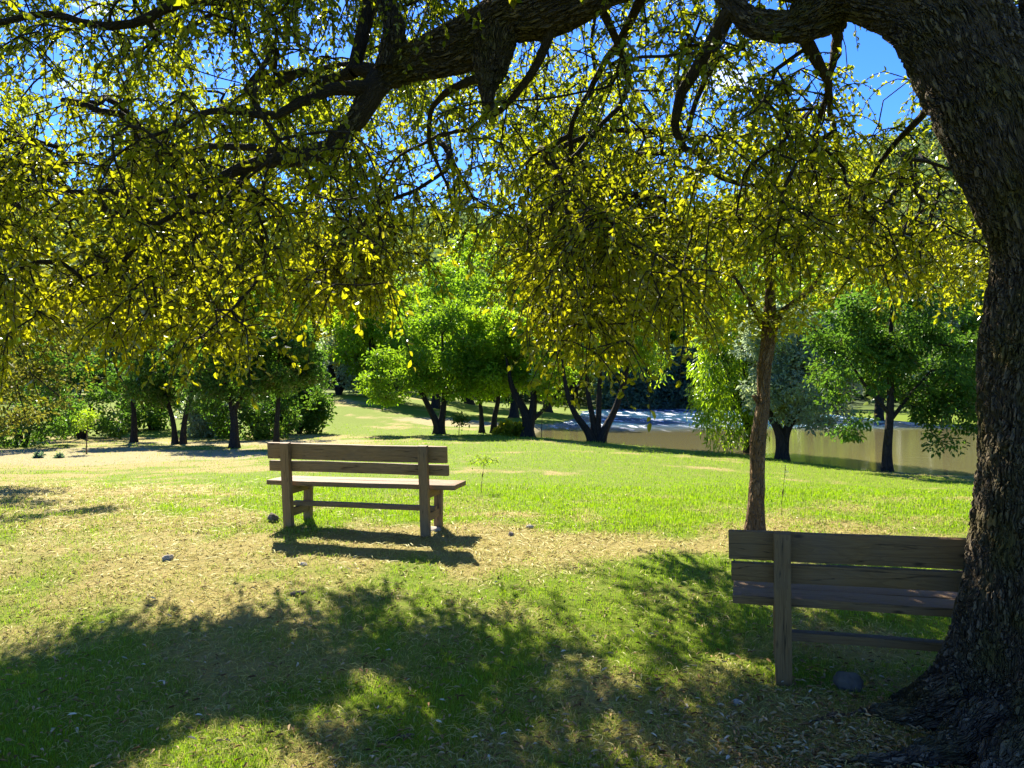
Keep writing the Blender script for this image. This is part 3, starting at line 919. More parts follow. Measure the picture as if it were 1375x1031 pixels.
def make_tree(name, label, x, y, stems, lobes, mat, n_clump=110, per=70, leaf=0.17, clump=0.5, bark=None, droop=0.0,
              group=None, tip=0.010, asp=0.5, cat='tree', rot=0.0, seed=1, sunk=0.0):
    """stems: list of (points, radii) in metres from the base; lobes likewise"""
    z = gz(x, y) - sunk
    root = thing(name, label, cat, (x, y, z), 0.0, group)
    G = Grow(9000)
    tb = MB()
    for pts, rad in stems:
        rad = [q * (0.70 if name in ('riverside_tree', 'lawn_tree') else 1.0) for q in rad]
        P, R = smooth_path(pts, rad, 0.12)
        G.seed(pts, rad, 0.3, -1, 9)
        fl = (lambda th, pts, A, B, c, s_: 1 + 0.35 * np.exp(-np.maximum(pts[:, 2:3], 0) / 0.25) * (1 + 0.5 * np.sin(4 * th[None, :])) + 0.06 * np.sin(3 * th[None, :] + pts[:, 2:3] * 3))
        tube(tb, P, R, 20, fl)
    A = crown_points(n_clump, lobes, seed=seed)
    G.attract(A, 0.3, 0.4, 0.06, 0.05)
    G.radii(tip, 2.2)
    bb = MB(); grow_tubes_skip(G, bb, 9)
    bk = bark or DARK_BARK
    link('trunk', tb.mesh(name + '_trunk', True), bk, root)
    link('branches', bb.mesh(name + '_branches', True), bk, root)
    per = int(per * .8)
    n = n_clump * per
    C = np.repeat(A, per, 0)
    sz = np.repeat(RNG.uniform(0.6, 1.25, n_clump), per)
    off = rand_dirs(n) * (RNG.random(n) ** 0.45)[:, None] * (clump * sz)[:, None] * np.array([1, 1, 0.62])
    P = C + off
    D = rand_dirs(n) * 0.8 + unit(off) * 0.8 + np.array([0, 0, -droop])
    if droop > 0.5:
        P[:, 2] -= RNG.random(n) ** 1.4 * droop * 1.15
    N = rand_dirs(n) * 0.8 + np.array([0, 0, 1.0]) if droop < 0.5 else rand_dirs(n)
    P[:, 2] = np.maximum(P[:, 2], 0.25)
    L = leaf * RNG.uniform(0.7, 1.3, n)
    cb = MB()
    tone = np.repeat(RNG.uniform(0.0, 0.75, n_clump), per)
    leaves(cb, P, D, N, L, L * asp, 0.15, tone)
    link('crown', cb.mesh(name + '_crown'), mat, root)
    return root


def gx(px, d): return (px - 687.5) / F * d


RG = 'trees on the near river bank'
# the row on the near bank, left to right
make_tree('riverside_tree', 'dark green round tree with two stems in a V, just right of the far bench', gx(588, 39), 39,
          [([(0, 0, -.3), (-.05, 0, .5), (-.55, .1, 1.5), (-1.05, .2, 2.6), (-1.4, .2, 4.0)], (.34, .26, .2, .15, .08)),
           ([(.15, 0, -.3), (.2, 0, .6), (.3, 0, 1.6), (.35, .1, 3.0), (.2, 0, 5.0)], (.28, .24, .2, .15, .07))],
          [(-1.9, 0, 2.9, 2.1, 2.0, 1.5), (0.1, 0, 4.6, 2.1, 2.0, 2.2), (-3.0, 0, 2.2, 1.3, 1.2, .9), (.8, 0, 3.0, 1.2, 1.4, 1.2)], MID_LEAF, 190, 75, .19, .55, group=RG, seed=1)
make_tree('riverside_tree', 'bright green twin stemmed tree between the V stemmed tree and the thick trunk', gx(655, 40), 40,
          [([(-.3, 0, -.3), (-.32, 0, .7), (-.45, .1, 1.7), (-.9, .1, 3.2)], (.22, .17, .13, .06)),
           ([(.3, .1, -.3), (.35, .1, .8), (.55, .1, 2.0), (.5, .1, 4.2)], (.25, .2, .15, .07))],
          [(0, 0, 3.2, 1.9, 1.7, 1.3), (.2, 0, 4.8, 1.9, 1.7, 1.7), (-1.0, -.8, 2.7, 1.2, 1.0, .8), (1.0, -.8, 2.9, 1.1, 1.0, .8)], LIME_LEAF, 180, 75, .20, .5, group=RG, seed=2)
make_tree('riverside_tree', 'green tree with one thick dark forked trunk left of the four stemmed tree', gx(709, 38.2), 38.2,
          [([(0, 0, -.3), (0, 0, .6), (-.2, 0, 1.3), (-.75, 0, 2.4), (-1.1, 0, 4.0)], (.46, .38, .3, .2, .08)),
           ([(.05, 0, .3), (.2, 0, 1.2), (.3, 0, 2.2), (.4, 0, 4.6)], (.34, .3, .22, .08)),
           ([(.2, 0, .8), (.9, 0, 1.5), (1.6, 0, 2.3)], (.16, .12, .05))],
          [(-.1, 0, 4.0, 2.0, 1.9, 1.9), (1.0, 0, 2.9, 1.3, 1.4, 1.0), (-1.0, 0, 3.1, 1.3, 1.3, .9), (1.75, -.3, 1.9, .6, .6, .8), (.6, -.6, 5.2, 1.7, 1.5, 1.3)], LIME_LEAF, 180, 75, .19, .5, droop=.3, group=RG, seed=3)
make_tree('riverside_tree', 'willow like tree with four dark stems fanning out at the water edge', gx(800, 35.6), 35.6,
          [([(-.1, 0, -.3), (-.3, 0, .5), (-1.0, 0, 1.5), (-1.35, 0, 2.6), (-1.6, 0, 4.2)], (.36, .26, .19, .15, .06)),
           ([(-.02, .1, 0), (-.1, .1, 1.0), (-.35, .1, 2.4), (-.4, .1, 4.5)], (.3, .2, .16, .06)),
           ([(.1, .1, 0), (.12, .1, 1.0), (.2, .2, 2.6), (.3, .2, 5.0)], (.3, .2, .16, .06)),
           ([(.15, 0, -.3), (.4, 0, .6), (.95, 0, 1.8), (1.4, 0, 3.3), (1.75, 0, 5.2)], (.36, .27, .2, .14, .06))],
          [(-.6, 0, 5.4, 2.2, 1.8, 1.3), (1.5, 0, 5.5, 1.5, 1.5, 1.2), (2.4, 0, 4.3, .8, .8, .8), (-2.2, 0, 4.0, .8, .9, .6)], LIME_LEAF, 156, 80, .22, .5, droop=.9, asp=.28, group=RG, seed=4)
make_tree('willow_tree', 'light green weeping willow trailing over the water behind the slim trunk', gx(1006, 31.5), 31.5,
          [([(0, 0, -.3), (.1, 0, 1.5), (.0, 0, 3.5), (-.1, 0, 6.0), (0, 0, 9)], (.36, .3, .24, .16, .06)),
           ([(.0, 0, 2.0), (-.8, 0, 4.2), (-1.5, 0, 6.2)], (.18, .13, .05))],
          [(-.9, 0, 4.0, 1.7, 1.8, 1.7), (-1.5, -.3, 2.9, .8, .8, 1.2), (-.2, 0, 7.0, 2.2, 2.2, 2.2), (.7, 0, 4.5, 1.3, 1.5, 1.7), (-.8, -.4, 2.5, .9, .9, 1.1), (.3, 0, 9.2, 1.7, 1.7, 1.2)], LIME_LEAF, 220, 85, .24, .42, droop=1.3, asp=.2, seed=5, sunk=.1)
make_tree('riverside_tree', 'silvery leaved tree with a short thick trunk by the water, right of the slim trunk', gx(1050, 28.2), 28.2,
          [([(0, 0, -.3), (0, 0, .4), (-.1, 0, 1.0), (-.5, 0, 1.8), (-.7, 0, 3.0)], (.36, .30, .24, .15, .06)),
           ([(.05, 0, .2), (.2, 0, 1.1), (.8, 0, 2.2), (1.3, -.2, 3.6)], (.25, .22, .16, .06))],
          [(.9, -.2, 2.6, 1.9, 1.5, 1.5), (1.7, -.3, 4.0, 1.6, 1.3, 1.5), (.0, 0, 4.4, 1.5, 1.3, 1.5), (-.4, 0, 2.4, 1.0, 1, 1.0), (1.7, -.6, 1.5, 1.1, .8, .7)], GREY_LEAF, 260, 80, .15, .42, group=RG, seed=6)
make_tree('riverside_tree', 'dark spreading tree with a straight trunk at the water edge nearest the big oak', gx(1189, 23.0), 22.9,
          [([(0, 0, -.3), (0, 0, .5), (.06, 0, 1.3), (.1, 0, 2.4), (.1, 0, 3.8), (.15, 0, 5.4)], (.235, .19, .165, .14, .10, .04)),
           ([(.08, 0, 1.5), (.7, 0, 2.3), (1.3, 0, 3.0)], (.09, .07, .03)), ([(.08, 0, 1.7), (-.6, 0, 2.5), (-1.2, 0, 3.4)], (.09, .07, .03))],
          [(-.9, 0, 2.9, 1.5, 1.4, 1.2), (1.1, 0, 3.0, 1.6, 1.5, 1.5), (.1, 0, 4.7, 1.8, 1.7, 1.5), (1.7, -.3, 1.5, 1.3, 1.0, .9), (-1.1, -.2, 1.6, 1.0, .9, .65), (2.2, 0, 3.0, 1.1, 1.2, 1.2), (-1.3, 0, 4.0, 1.1, 1.1, 1.0)], DARK_LEAF, 280, 85, .13, .42, group=RG, droop=.25, seed=7)

LG = 'dark trees along the left edge of the lawn'
make_tree('lawn_tree', 'tree with open crooked branches and yellow sunlit top behind the staked sapling', gx(180, 33), 33,
          [([(0, 0, -.3), (0, 0, .8), (-.1, 0, 1.8), (-.7, 0, 3.0), (-1.1, 0, 4.4)], (.2, .16, .12, .08, .03)), ([(-.05, 0, 1.5), (.2, 0, 2.8), (.1, 0, 4.8)], (.11, .08, .03))],
          [(-.2, 0, 4.6, 1.3, 1.2, .8), (-.4, 0, 5.4, .8, .8, .6)], GOLD_LEAF, 60, 60, .19, .4, group=LG, seed=8)
make_tree('lawn_tree', 'dark tree with two trunks crossing low, left of the single dark trunk', gx(241, 32), 32,
          [([(-.15, 0, -.3), (-.25, 0, .8), (-.5, 0, 1.9), (-.7, 0, 3.4)], (.17, .14, .11, .05)), ([(.15, 0, -.3), (.2, 0, .9), (.45, 0, 2.0), (.9, 0, 3.4)], (.18, .15, .11, .05))],
          [(-.3, 0, 3.2, 1.7, 1.5, 1.1), (.8, 0, 3.3, 1.4, 1.4, 1.3), (-1.2, 0, 2.2, 1.0, 1, .7)], DARK_LEAF, 130, 75, .17, .45, group=LG, seed=9)
make_tree('lawn_tree', 'dark round headed tree on a stout black trunk left of the far bench', gx(315, 29), 29,
          [([(0, 0, -.3), (0, 0, .6), (-.08, 0, 1.5), (-.3, 0, 2.4), (-.4, 0, 4.0)], (.25, .21, .18, .13, .05)), ([(0, 0, 1.4), (.4, 0, 2.3), (.7, 0, 3.4)], (.13, .1, .04))],
          [(-.2, 0, 2.9, 1.7, 1.5, 1.3), (.3, 0, 4.0, 1.4, 1.4, 1.0), (-1.0, -.2, 2.1, .9, .9, .7), (1.2, .2, 2.3, .9, .9, .7)], DARK_LEAF, 160, 75, .15, .42, group=LG, seed=10)
make_tree('lawn_tree', 'dark tree on a slim upright trunk directly behind the left end of the far bench', gx(371, 30), 30,
          [([(0, 0, -.3), (.03, 0, 1), (.1, 0, 2.2), (.1, 0, 4.4)], (.17, .13, .11, .04))],
          [(.3, 0, 3.2, 1.6, 1.5, 1.1), (0, 0, 4.2, 1.3, 1.3, 1.0), (1.3, 0, 2.8, .9, .9, .6)], DARK_LEAF, 120, 75, .16, .42, group=LG, seed=11)
# tree at the very left whose crown hangs into the picture
make_tree('lawn_tree', 'olive green tree reaching in from the left edge, its low skirt over the sandy strip', -11.6, 13.4,
          [([(0, 0, -.3), (.05, 0, 1.0), (.3, 0, 2.2), (.9, 0, 3.6), (1.4, 0, 5.2)], (.24, .19, .16, .12, .04)), ([(.3, 0, 2.0), (1.8, -.2, 3.0), (3.6, -.4, 3.3)], (.11, .08, .03))],
          [(2.6, 0, 2.9, 1.8, 1.7, 1.3), (3.6, 0, 1.6, .75, .9, .75), (1.2, 0, 4.4, 2.2, 2.0, 1.3), (4.6, -.5, 3.2, 1.2, 1.0, .7), (2.4, 0, 1.6, 1.1, 1, .8)], OLIVE_LEAF, 260, 80, .085, .36, group=LG, seed=12)


# slim trunk behind the near bench
def young_tree():
    x, y = gx(1016, 7.9), 7.9
    make_tree('young_oak', 'slim brown trunked young tree rising behind the near bench in the sun', x, y,
              [([(-.02, 0, -.25), (-.01, 0, .2), (.02, .02, .6), (.015, 0, .95), (.06, -.02, 1.35), (.075, 0, 1.7), (.13, 0, 2.12), (.12, 0, 2.7), (.05, .1, 3.6)], (.100, .084, .072, .076, .066, .070, .072, .036, .018)),
               ([(.13, 0, 2.0), (.26, 0, 2.28), (.5, .05, 2.45), (.68, .1, 2.65), (.85, .1, 3.0)], (.045, .03, .025, .020, .010)),
               ([(.12, 0, 2.05), (-.08, 0, 2.4), (-.3, .1, 2.8)], (.032, .022, .010)),
               ([(.05, 0, 1.3), (-.04, -.03, 1.42)], (.03, .018))],
              [(.0, 0, 2.55, .75, .7, .55), (.5, 0, 3.1, 1.0, .9, .6), (-.7, .1, 3.0, .8, .8, .6), (.1, .2, 3.7, 1.2, 1.0, .6), (1.35, .1, 2.75, .55, .6, .45), (-.25, 0, 2.2, .55, .5, .3), (.35, -.1, 2.25, .5, .4, .28)], OAK_LEAF, 230, 42, .058, .22, bark=PALE_BARK, tip=.004, seed=13)


young_tree()


# ------------------------------------------------------------------ bushes, backdrop trees, wood
def make_bush(name, label, x, y, lobes, mat, n_clump=70, per=60, leaf=.2, clump=.45, group=None, cat='bush', sunk=0.1):
    z = gz(x, y) - sunk
    root = thing(name, label, cat, (x, y, z), 0, group)
    A = crown_points(n_clump, lobes, 0.5, seed=int(abs(x * 7)) % 50)
    A[:, 2] = np.maximum(A[:, 2], 0.1)
    G = Grow(4000)
    for a in np.linspace(0, 2 * math.pi, 5, endpoint=False):
        k_ = max(l[2] + l[5] for l in lobes) / 2.5; G.seed([(0, 0, -.1), (.25 * k_ * math.cos(a), .25 * k_ * math.sin(a), .7 * k_)], (.05 * k_, .03 * k_), .2, -1, 0)
    G.attract(A, 0.35, 0.3, 0.06, 0.05); G.radii(.008 * min(1, k_), 2.2)
    bb = MB(); grow_tubes_skip(G, bb, 9)
    link('stems', bb.mesh(name + '_stems', True), DARK_BARK, root)
    n = n_clump * per
    P = np.repeat(A, per, 0) + rand_dirs(n) * (RNG.random(n) ** .45 * clump)[:, None]
    P[:, 2] = np.maximum(P[:, 2], 0.02)
    L = leaf * RNG.uniform(.7, 1.3, n)
    cb = MB(); leaves(cb, P, rand_dirs(n) + np.array([0, 0, .3]), rand_dirs(n) + np.array([0, 0, .6]), L, L * .5, .15, np.repeat(RNG.uniform(0, .75, n_clump), per))
    link('foliage', cb.mesh(name + '_foliage'), mat, root)
    return root


BG = 'bushes behind the left hand trees'
for px, d, w_, h_, mat, lab in ((110, 36, 3.4, 3.6, DARK_LEAF, 'black green thicket behind the staked sapling'),
                                (30, 30, 3.0, 3.2, DARK_LEAF, 'dark thicket at the left edge behind the olive green tree'),
                                (205, 42, 2.6, 4.0, DARK_LEAF, 'dark bush seen past the tree with the yellow top'),
                                (282, 38, 1.5, 1.8, GREY_LEAF, 'pale silvery bush between the crossing trunks and the stout trunk'),
                                (345, 36, 2.6, 3.0, DARK_LEAF, 'dark bush filling the gap between the two trunks left of the bench'),
                                (402, 40, 1.5, 2.6, DARK_LEAF, 'round dark bush at the edge of the sunny slope'),
                                (455, 70, 4.0, 6.5, GREY_LEAF, 'pale grey green tree sized bush at the top of the sunny slope')):
    make_bush('bush', lab, gx(px, d), d, [(0, 0, h_ * .5, w_ * .8, w_ * .7, h_ * .55)] + [(w_ * random.uniform(-.9, .9), random.uniform(-.5, .5), h_ * random.uniform(.4, 1.25), w_ * random.uniform(.3, .55), w_ * .4, h_ * random.uniform(.25, .45)) for _ in range(5)],
              mat, 130, 60, .17 * d / 36, .42 * d / 36, BG)

# thicket on the far bank
FG = 'thicket along the far river bank'
for px, d, w_, h_, lab in ((845, 88.5, 4.2, 7.5, 'blue green thicket at the left end of the far bank'),
                           (885, 90.5, 4.0, 7.0, 'dark blue green thicket in the middle of the far bank'),
                           (925, 89.5, 4.2, 8.0, 'blue green thicket with a tall crest above the rapids'),
                           (968, 87, 4.0, 7.0, 'dark thicket on the far bank beside the willow')):
    make_bush('riverbank_thicket', lab, gx(px, d), d, [(0, 0, h_ * .4, w_, 2.5, h_ * .45), (0, -1.2, 1.0, w_ * 1.1, 1.5, 1.2), (w_ * .3, 0, h_ * .7, w_ * .6, 2, h_ * .35)], BLUE_LEAF, 150, 70, .42, .95, FG, 'thicket')

# taller trees beyond the river and lawn
TG = 'tall trees standing behind the river'


def back_tree(label, px, d, h, w_, mat, droop=0.2, leaf=None, seed=20):
    s = d / 50.0
    x = gx(px, d)
    make_tree('background_tree', label, x, d,
              [([(0, 0, -.5), (.1, 0, h * .25), (-.1, 0, h * .55), (.1, 0, h * .9)], (.3 * s, .24 * s, .17 * s, .05))],
              [(0, 0, h * .45, w_, w_, h * .3), (w_ * .3, 0, h * .72, w_ * .75, w_ * .75, h * .26), (-w_ * .4, 0, h * .6, w_ * .6, w_ * .6, h * .25)],
              mat, 150, 80, leaf or .26 * s, .75 * s, droop=droop, group=TG, asp=.45, seed=seed, tip=.015)


for k, a in enumerate((
        ('tall bright yellow green tree rising behind the bright twin stemmed tree', 690, 58, 12.0, 3.4, LIME_LEAF, .6),
        ('broad green tree behind the V stemmed tree', 585, 62, 12.5, 4.2, MID_LEAF, .2),
        ('blue green tree far behind the V stemmed tree', 520, 92, 15, 5.5, GREY_LEAF, .2),
        ('light green tree behind the four stemmed tree', 770, 100, 22, 6.0, LIME_LEAF, .6),
        ('dark tree between the light green trees beyond the river', 830, 112, 21, 6.5, DARK_LEAF, .2),
        ('lime green tree above the far bank thicket', 900, 104, 21, 5.5, LIME_LEAF, .6),
        ('tall lime tree seen left of the slim trunk top', 985, 98, 23, 6.0, LIME_LEAF, .6),
        ('tall light green tree across the water, over the silvery tree', 1085, 62, 15, 4.2, LIME_LEAF, .6),
        ('yellow green tree across the water, behind the dark spreading tree', 1180, 60, 17, 4.5, GOLD_LEAF, .4),
        ('grey green tree across the water beside the big oak trunk', 1270, 58, 14, 4.5, GREY_LEAF, .2),
        ('lime green tree filling the gap between the V stemmed tree and the sunny slope', 500, 66, 11, 4.0, LIME_LEAF, .4),
        ('tall yellow green tree high behind the thick forked trunk', 735, 72, 17, 4.2, GOLD_LEAF, .4),
        ('tall lime tree high behind the V stemmed tree', 630, 80, 19, 4.6, LIME_LEAF, .5),
        ('mid green tree over the left end of the far bank', 850, 98, 15, 5.0, MID_LEAF, .4),
        ('lime green tree over the right end of the far bank thicket', 950, 96, 17, 5.0, LIME_LEAF, .6),
        ('yellow green tree on the hillside left of the sunny slope', 420, 84, 17, 5.0, GOLD_LEAF, .3),
        ('dark green tree across the water, hidden half by the big oak trunk', 1345, 55, 12, 4.5, MID_LEAF, .2),
        ('dark grey tree behind the yellow topped tree', 150, 75, 15, 6.0, BLUE_LEAF, .2),
        ('grey green tree on the hillside behind the left bushes', 60, 70, 14, 5.5, GREY_LEAF, .2),
        ('dark green tree behind the crossing trunks', 255, 72, 12, 5.0, DARK_LEAF, .2),
        ('mid green tree behind the stout dark trunk', 345, 68, 12, 4.5, MID_LEAF, .2),
        ('dull green tree past the left edge of the lawn', -60, 50, 12, 4.5, DARK_LEAF, .2))):
    back_tree(*a, seed=20 + k)


def make_wood():
    mb = MB()
    n = 2600
    th = RNG.uniform(-0.80, 0.80, n); r = RNG.uniform(100, 330, n)
    x = r * np.sin(th); y = r * np.cos(th)
    ok = river_sd(x, y) > 8
    x, y = x[ok], y[ok]; z = ground_z(x, y); n = len(x)
    h = RNG.uniform(4, 9, n)
    per = 110
    d = rand_dirs(n * per)
    C = np.repeat(np.stack([x, y, z + h * .5], -1), per, 0)
    H = np.repeat(h, per)
    P = C + d * (RNG.random(n * per) ** .35 * .55)[:, None] * H[:, None] * np.array([.85, .85, 1])
    L = H * .16 * RNG.uniform(.7, 1.3, n * per)
    leaves(mb, P, rand_dirs(n * per), rand_dirs(n * per) + np.array([0, 0, .7]), L, L * .7, .15, np.repeat(RNG.random(n) * .9, per))
    m = leaf_mat('hill_wood_foliage', (0.04, 0.085, 0.03), (0.11, 0.17, 0.06), (0.15, 0.19, 0.06), (0.22, 0.34, 0.08), 0.4, 0.05, 0.03)
    o = link('hillside_wood', mb.mesh('hillside_wood'), m)
    tag(o, 'far wooded hillside of grey green trees closing the view', 'wood', kind='stuff')


make_wood()


# ------------------------------------------------------------------ saplings and weeds
def sapling(name, label, x, y, h, stem_r, crown, mat, leaf, n, bark=None, bend=0.04, cat='sapling', spread=(1, 1, 1)):
    root = thing(name, label, cat, (x, y, gz(x, y)))
    G = Grow(2000)
    G.seed([(0, 0, -.05), (bend * .4, 0, h * .4), (bend, 0, h * .8), (bend * 1.2, 0, h)], (stem_r, stem_r * .85, stem_r * .6, stem_r * .3), h / 14, -1, 9)
    c = np.array(crown[:3]); A = c + rand_dirs(26) * (RNG.random((26, 1)) ** .5) * np.array(crown[3:])
    G.attract(A, h / 16, .2, .04, .1); G.radii(stem_r * .14, 2.2)
    tb = MB()
    P, R = smooth_path([(0, 0, -.05), (bend * .4, 0, h * .4), (bend, 0, h * .8), (bend * 1.2, 0, h)], (stem_r, stem_r * .85, stem_r * .6, stem_r * .3), h / 20)
    tube(tb, P, R, 8)
    grow_tubes_skip(G, tb, 9)
    link('stem', tb.mesh(name + '_stem', True), bark or PALE_BARK, root)
    k = max(1, n // len(A))
    Pn = np.repeat(A, k, 0) + rand_dirs(len(A) * k) * leaf * RNG.random((len(A) * k, 1)) * 2.2
    cb = MB(); L = leaf * RNG.uniform(.7, 1.3, len(Pn))
    leaves(cb, Pn, rand_dirs(len(Pn)) * np.array([1, 1, .5]) + np.array([0, 0, -.15]), rand_dirs(len(Pn)) * .6 + np.array([0, 0, 1]), L, L * .4, .15)
    link('foliage', cb.mesh(name + '_foliage'), mat, root)


sapling('sapling', 'tiny yellow green sapling with feathery top right of the far bench', gx(646, 11.6), 11.6, .52, .006, (.04, 0, .49, .25, .2, .09), LIME_LEAF, .032, 240)
sapling('sapling', 'staked young sapling with small bright tuft on the sandy strip at left', gx(116, 25.5), 25.5, 1.1, .022, (.03, 0, 1.2, .42, .4, .38), LIME_LEAF, .10, 420, bend=.03)
sapling('sapling', 'small dark leafed sapling on the lawn between two riverside trunks', gx(616, 37), 37, .7, .02, (.05, 0, .75, .36, .3, .26), DARK_LEAF, .16, 240, DARK_BARK)
sapling('weed_stalk', 'thin upright dry weed stalk beyond the near bench, right of slim trunk', gx(1049, 9.0), 9.0, .58, .005, (.05, 0, .5, .03, .03, .14), GREY_LEAF, .02, 60, cat='weed')
sapling('weed_stalk', 'thin pale stake standing at the water edge between two riverside trunks', gx(727, 37.2), 37.2, 1.5, .02, (.05, 0, 1.4, .12, .1, .2), MID_LEAF, .1, 30, cat='weed')
make_bush('grass_tussock', 'pale dry grass tussock beside the thick forked riverside trunk', gx(686, 38.6), 38.6, [(0, 0, .3, .9, .5, .35)], GOLD_LEAF, 30, 40, .28, .2, cat='tussock')
make_bush('low_shrub', 'small dark low shrub on the sandy strip below the left tree', gx(66, 23.5), 23.5, [(0, 0, .12, .35, .25, .14)], BLUE_LEAF, 22, 24, .1, .1, cat='shrub')


# ------------------------------------------------------------------ benches
def wood_material(name, a, b, c):
    m, nt, out = new_mat(name); T = NT(nt)
    co = T.n('ShaderNodeTexCoord').outputs['Object']
    info = T.n('ShaderNodeObjectInfo').outputs['Random']
    off = T.n('ShaderNodeCombineXYZ', {'X': T.math('MULTIPLY', info, 31.0), 'Y': T.math('MULTIPLY', info, 17.0), 'Z': T.math('MULTIPLY', info, 9.0)}).outputs[0]
    co = T.n('ShaderNodeVectorMath', {0: co, 1: off}, operation='ADD').outputs[0]
    mp = T.n('ShaderNodeMapping', {'Vector': co, 'Scale': (1.2, 14, 14)}).outputs[0]
    wob = T.n('ShaderNodeTexNoise', {'Vector': mp, 'Scale': 1.5, 'Detail': 4.0, 'Distortion': 1.2}).outputs['Fac']
    fine = noise(T, T.n('ShaderNodeMapping', {'Vector': co, 'Scale': (2.0, 90, 90)}).outputs[0], 2.0, 5, .7)
    ring = T.math('FRACT', T.math('MULTIPLY', wob, 6.0))
    col = T.mix(ring, a, b)
    col = T.mix(T.math('MULTIPLY', fine, .55), col, c)
    kn = T.n('ShaderNodeTexVoronoi', {'Vector': T.n('ShaderNodeMapping', {'Vector': co, 'Scale': (3.2, 9, 9)}).outputs[0], 'Scale': 1.0}).outputs['Distance']
    kf = T.n('ShaderNodeMapRange', {'Value': kn, 'From Min': .05, 'From Max': .13, 'To Min': 1.0, 'To Max': 0.0}).outputs[0]
    col = T.mix(T.math('MULTIPLY', kf, .8), col, (.022, .013, .008))
    crk = noise(T, T.n('ShaderNodeMapping', {'Vector': co, 'Scale': (.9, 26, 26)}).outputs[0], 1.0, 2, .4)
    cf = T.n('ShaderNodeMapRange', {'Value': T.math('ABSOLUTE', T.math('SUBTRACT', crk, .5)), 'From Min': 0.0, 'From Max': .012, 'To Min': 1.0, 'To Max': 0.0}).outputs[0]
    col = T.mix(T.math('MULTIPLY', cf, .75), col, (.014, .009, .006))
    big = noise(T, co, 2.3, 3)
    col = T.mix(T.math('MULTIPLY', T.math('SUBTRACT', big, .45), 1.4, True), col, (.12, .10, .085))
    b_ = T.n('ShaderNodeBsdfPrincipled', {'Base Color': col, 'Roughness': T.math('ADD', T.math('MULTIPLY', fine, .3), .5), 'Specular IOR Level': .12})
    bp = T.n('ShaderNodeBump', {'Height': T.math('SUBTRACT', T.math('ADD', fine, T.math('MULTIPLY', ring, .25)), T.math('MULTIPLY', cf, 1.5)), 'Strength': .5, 'Distance': .004})
    T.link(bp.outputs[0], b_.inputs['Normal']); T.link(b_.outputs[0], out.inputs['Surface'])
    return m


def plank(name, parent, p, size, rot=(0, 0, 0), mat=None, bev=.006, wob=.003):
    """timber: long axis is local X, slightly uneven, eased edges"""
    bm = bmesh.new()
    bmesh.ops.create_cube(bm, size=1.0)
    bmesh.ops.scale(bm, vec=size, verts=bm.verts)
    es = [e for e in bm.edges if abs((e.verts[0].co - e.verts[1].co).normalized().x) > .9]
    n = max(2, int(size[0] / .12))
    bmesh.ops.subdivide_edges(bm, edges=es, cuts=n, use_grid_fill=True)
    sharp = [e for e in bm.edges if len(e.link_faces) == 2 and e.calc_face_angle() > 1.0]
    bmesh.ops.bevel(bm, geom=sharp, offset=bev, segments=2, affect='EDGES', profile=.6)
    s = random.random() * 50
    for v in bm.verts:
        v.co.y += wob * math.sin(v.co.x * 3.1 + s) + wob * .4 * math.sin(v.co.x * 11 + s * 2)
        v.co.z += wob * math.sin(v.co.x * 2.3 + s * 1.7) + wob * .3 * math.sin(v.co.x * 9 + s)
    me = bpy.data.meshes.new(name); bm.to_mesh(me); bm.free()
    me.polygons.foreach_set('use_smooth', [True] * len(me.polygons))
    try: me.set_sharp_from_angle(angle=.6)
    except Exception: pass
    o = link(name, me, mat, parent)
    o.location = p; o.rotation_euler = rot
    return o


def bench(label, x, y, rz, mat, length=2.0, leg_in=.235, tilt=0.0, zoff=0.0, seat_more=.12):
    """local +Y is the front of the bench"""
    b = thing('park_bench', label, 'bench', (x, y, gz(x, y) + zoff), rz)
    b.rotation_euler = (0, tilt, rz)
    lean = .09; H = .89
    la = math.atan2(lean, H)

    def back_y(z): return -lean * z / H
    xs = (-length / 2 + leg_in, length / 2 - leg_in)
    for sx in xs:
        # back post, leaning to the rear
        Lp = math.hypot(H + .12, lean)
        plank('back_leg', b, (sx, back_y(H / 2) - .035, H / 2 - .03), (Lp, .075, .095), post_rot(la), mat, .007, .002)
        plank('front_leg', b, (sx, .40, .19), (.50, .075, .085), post_rot(0), mat, .007, .002)
        plank('seat_rail', b, (sx, .17, .405), (.54, .055, .085), (0, 0, math.pi / 2), mat, .006, .001)
        plank('lower_rail', b, (sx, .18, .165), (.37, .055, .085), (0, 0, math.pi / 2), mat, .006, .001)
    plank('stretcher', b, (0, .165, .236), (length - 2 * leg_in + .10, .075, .052), (0, 0, 0), mat, .006, .002)
    for yy, w_ in ((.115, .215), (.345, .215)):
        plank('seat_plank', b, (.0, yy, .475), (length + seat_more, w_, .052), (0, 0, 0), mat, .007, .003)
    plank('back_slat', b, (0, back_y(.83) + .028, .825), (length, .045, .172), (-la * -1, 0, 0), mat, .007, .003)
    plank('back_slat', b, (.012, back_y(.66) + .028, .664), (length + .0, .045, .112), (la, 0, 0), mat, .007, .003)
    return b


def post_rot(la):
    """local X up the post leaning back by la, local Z along the bench"""
    X = Vector((0, -math.sin(la), math.cos(la))); Z = Vector((1, 0, 0)); Y = Z.cross(X)
    return Matrix((X, Y, Z)).transposed().to_euler()


